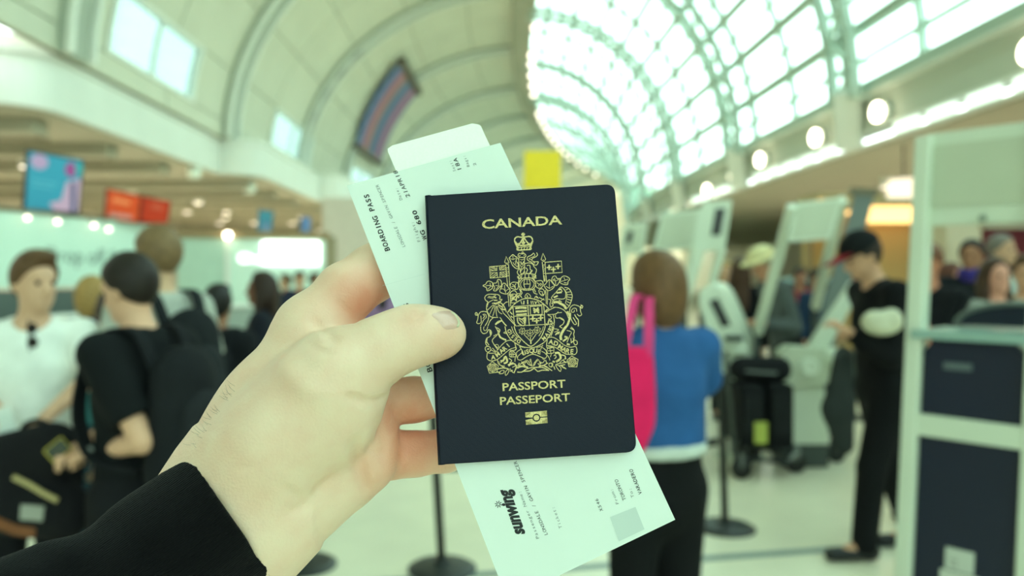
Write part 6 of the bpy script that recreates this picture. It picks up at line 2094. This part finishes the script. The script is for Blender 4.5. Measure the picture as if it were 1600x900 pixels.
for k, (px, wd, h_, z, lab) in enumerate(((1165, .26, .50, .24, 'black upright suitcase at the back of the luggage trolley'), (1209, .26, .52, .23, 'black upright suitcase at the front of the luggage trolley'))):
    c = fl(px, d + .21, z + h_ / 2)
    t = thing('suitcase', lab, 'suitcase', c - Vector((0, 0, h_ / 2)), 'suitcases on the luggage trolley')
    MB().box(c, (wd * .40, .19, h_ / 2), bev=.04).build('shell', cloth(26, 28, 30), t)
    MB().box(c + Vector((0, -.195, .02)), (wd * .30, .015, h_ * .32), bev=.01).build('pocket', cloth(34, 36, 38), t)
    MB().tube(catmull([c + Vector((-.04, 0, h_ / 2 - .01)), c + Vector((-.03, 0, h_ / 2 + .03)), c + Vector((.03, 0, h_ / 2 + .03)), c + Vector((.04, 0, h_ / 2 - .01))]), .008, 8).build('handle', plain(36, 36, 36), t)
    if k == 0:
        MB().box(c + Vector((.05, -.22, -.12)), (.05, .008, .085), bev=.003).build('luggage_tag', plain(176, 186, 88), t)
hb2 = thing('duffel_bag', 'dark duffel bag with a grey strap lying across the two suitcases', 'bag', fl(1192, d + .2, .78))
f = Field(np.array(fl(1192, d + .2, .84)) - V3(.38, .24, .2), np.array(fl(1192, d + .2, .84)) + V3(.38, .24, .2), .011)
f.cone(np.array(fl(1160, d + .2, .85)), np.array(fl(1216, d + .2, .85)), .105, .105, .02)
V, Q = f.mesh(2); put('bag_body', V, Q, cloth(28, 29, 32), hb2, smooth=True)
m_ = MB(); ribbon(m_, [fl(1165, d + .09, .85), fl(1190, d + .085, .84), fl(1214, d + .09, .83)], .02, .006, (0, 0, 1)); m_.build('strap', plain(110, 116, 114), hb2)
# second trolley, half hidden behind the kiosk
d = 6.9
t2 = thing('luggage_trolley', 'dark luggage trolley half hidden behind the sloped white kiosk', 'trolley', fl(1300, d, 0))
m_ = MB(); m_.tube([fl(1278, d, .17), fl(1330, d + .05, .17)], .016, 8); m_.tube([fl(1278, d + .4, .17), fl(1330, d + .42, .17)], .016, 8); m_.tube([fl(1278, d, .17), fl(1278, d + .4, .17)], .014, 8); m_.tube([fl(1330, d + .05, .17), fl(1330, d + .42, .17)], .014, 8); m_.build('deck', M_dark, t2)
MB().tube(catmull([fl(1326, d + .05, .17), fl(1334, d + .05, .6), fl(1338, d + .2, .98), fl(1338, d + .36, .6), fl(1330, d + .40, .17)]), .014, 8).build('handle', plain(70, 76, 74), t2)
for px, dd in ((1306, d + .02), (1282, d + .02), (1310, d + .40)):
    MB().lathe(fl(px, dd, .082), [(.02, -.025), (.078, -.022), (.082, 0), (.078, .022), (.02, .025)], 18, (Vector((1, 0, 0)), Vector((0, 0, 1)), Vector((0, 1, 0)))).build('wheel', plain(40, 44, 44), t2, smooth=True)
    MB().box(fl(px, dd, .15), (.012, .03, .05)).build('wheel_fork', plain(110, 116, 112), t2)

# stanchions and belts
def stanchion(label, bx, by, tx, ty, z=1.0):
    dd = EYE * F / (by - CY)
    base = pt(bx, by, dd); base.z = 0
    top = pt(tx, ty, dd)
    di = (top - base).normalized()
    top = base + di * (z / di.z)
    t = thing('stanchion', label, 'stanchion', base, 'black queue stanchions')
    MB().lathe(base, [(.19, 0), (.19, .012), (.16, .028), (.05, .04), (.034, .06)], 28).build('base', plain(34, 38, 38, .4), t, smooth=False)
    MB().tube([base + di * .03, top], .0235, 16).build('post', plain(20, 24, 23, .35), t)
    MB().lathe(top - Vector((0, 0, .09)), [(.030, 0), (.034, .005), (.034, .085), (.028, .10), (.01, .105)], 18).build('belt_head', plain(18, 20, 20, .4), t)
    return base, top, di
sA = stanchion('black stanchion right of the woman in blue', 1133, 826, 1125, 545, .98)
sB = stanchion('black stanchion rising behind the fingers and passport', 691, 890, 682, 740, .98)
sC = stanchion('black stanchion whose foot shows below the wrist', 473, 884, 471, 800, .98)
def belt(label, p, q, z0, z1, sag=.03):
    a_ = p[0] + p[2] * (z0 / p[2].z); b_ = q[0] + q[2] * (z1 / q[2].z)
    dv_ = (b_ - a_).normalized()
    a_ += dv_ * .036; b_ -= dv_ * .036
    m_ = MB()
    L = [a_.lerp(b_, k / 12) - Vector((0, 0, sag * (1 - (2 * k / 12 - 1) ** 2))) for k in range(13)]
    ribbon(m_, L, .048, .003, (0, 0, 1))
    o = m_.build('queue_belt', plain(22, 25, 26), None, a_)
    tag(o, label, 'belt', 'black queue belts')
    return o
belt('black queue belt, upper one running behind the woman in blue', sA, sB, .93, .93)
belt('black queue belt, lower one running behind the woman in blue', sA, sB, .56, .56)
belt('black queue belt, upper one running behind the hand', sB, sC, .93, .93)

# right background: lit shelf bays, maroon panel, pale pier
MB().box(pt(1512, 360, 12) + Vector((0, .3, -1.0)), (.32, .3, 2.0), bev=.04).build('wall_pier_right', plain(206, 204, 180), None)['kind'] = 'structure'
mp_ = thing('maroon_panel', 'maroon wall panel behind the crowd at the right edge', 'panel', Vector((pt(1580, 0, 9.5).x, 9.5, 0)))
q = [pt(1536, 352, 9.5), pt(1700, 342, 9.5)]
c = (q[0] + q[1]) / 2
MB().box(Vector((c.x, 9.5, 1.1)), ((q[1].x - q[0].x) / 2, .05, 1.1), bev=.02).build('board', plain(92, 16, 30), mp_)
MB().box(Vector((c.x, 9.46, 2.2)), ((q[1].x - q[0].x) / 2 + .03, .07, .03)).build('top_rail', plain(180, 170, 150), mp_)
for (pxl, pxr, py, dd, lab) in ((1378, 1432, 334, 11.0, 'amber lit counter canopy above the dark cap'), (1318, 1336, 322, 12.5, 'amber lit strip seen left of the grey column')):
    a_, b_ = pt(pxl, py, dd), pt(pxr, py, dd)
    t = thing('counter_canopy', lab, 'canopy', Vector((a_.x, dd, 0)))
    c = (a_ + b_) / 2; w2 = (b_.x - a_.x) / 2 + .35
    MB().box(c + Vector((0, .1, 0)), (w2, .05, .12), bev=.02).build('amber_light', glow('amber_glow', (1.0, .58, .20), 1.1), t)
    MB().box(c + Vector((0, .4, .16)), (w2 + .05, .45, .05)).build('canopy_top', plain(180, 160, 120), t)
    MB().box(Vector((c.x, dd + .7, c.z / 2)), (w2, .06, c.z / 2)).build('back_panel', plain(190, 160, 104), t)
    for sg in (-1, 1):
        MB().box(Vector((c.x + sg * w2, dd + .45, c.z / 2)), (.04, .04, c.z / 2)).build('post', plain(150, 130, 96), t)
# pale round lamp shade over the right counters
q = pt(1412, 305, 18)
t = thing('lamp_shade', 'pale pinkish cylinder lamp shade above the amber canopy', 'lamp', q)
MB().lathe(q, [(.36, -.30), (.37, -.28), (.32, .34), (.28, .36)], 20).build('shade', glow('shade_glow', (1.0, .84, .68), .45), t)
MB().tube([q + Vector((0, 0, .2)), Vector((q.x, q.y, EYE + 2.95))], .02, 6).build('cord', plain(90, 88, 80), t)
# white spot heads under the left bulkhead corner
for px, py, dd, lab in ((303, 268, 22.5, 'white spotlight head under the left bulkhead, nearer one'), (390, 292, 25.5, 'white spotlight head under the left bulkhead, farther one')):
    q = pt(px, py, dd)
    t = thing('spotlight', lab, 'lamp', q, 'spotlights under the left bulkhead')
    MB().lathe(q, [(.08, -.2), (.17, -.17), (.19, 0), (.17, .16), (.06, .2)], 14).build('head', plain(228, 240, 230), t, smooth=True)
    MB().tube([q, Vector((q.x, q.y, ZB0 + .06))], .03, 8).build('stem', plain(190, 196, 184), t)
# pale blue ledge seen through the small stand
t = thing('counter_ledge', 'pale blue counter ledge seen through the small white stand', 'counter', Vector((pt(1275, 0, 12.2).x, 12.2, 0)))
c = pt(1280, 438, 12.2)
MB().box(Vector((c.x, 12.4, c.z)), (.42, .25, .035), bev=.01).build('ledge', plain(150, 190, 196), t)
MB().box(Vector((c.x, 12.45, c.z / 2 - .02)), (.38, .2, c.z / 2 - .02)).build('counter_body', plain(40, 54, 72), t)
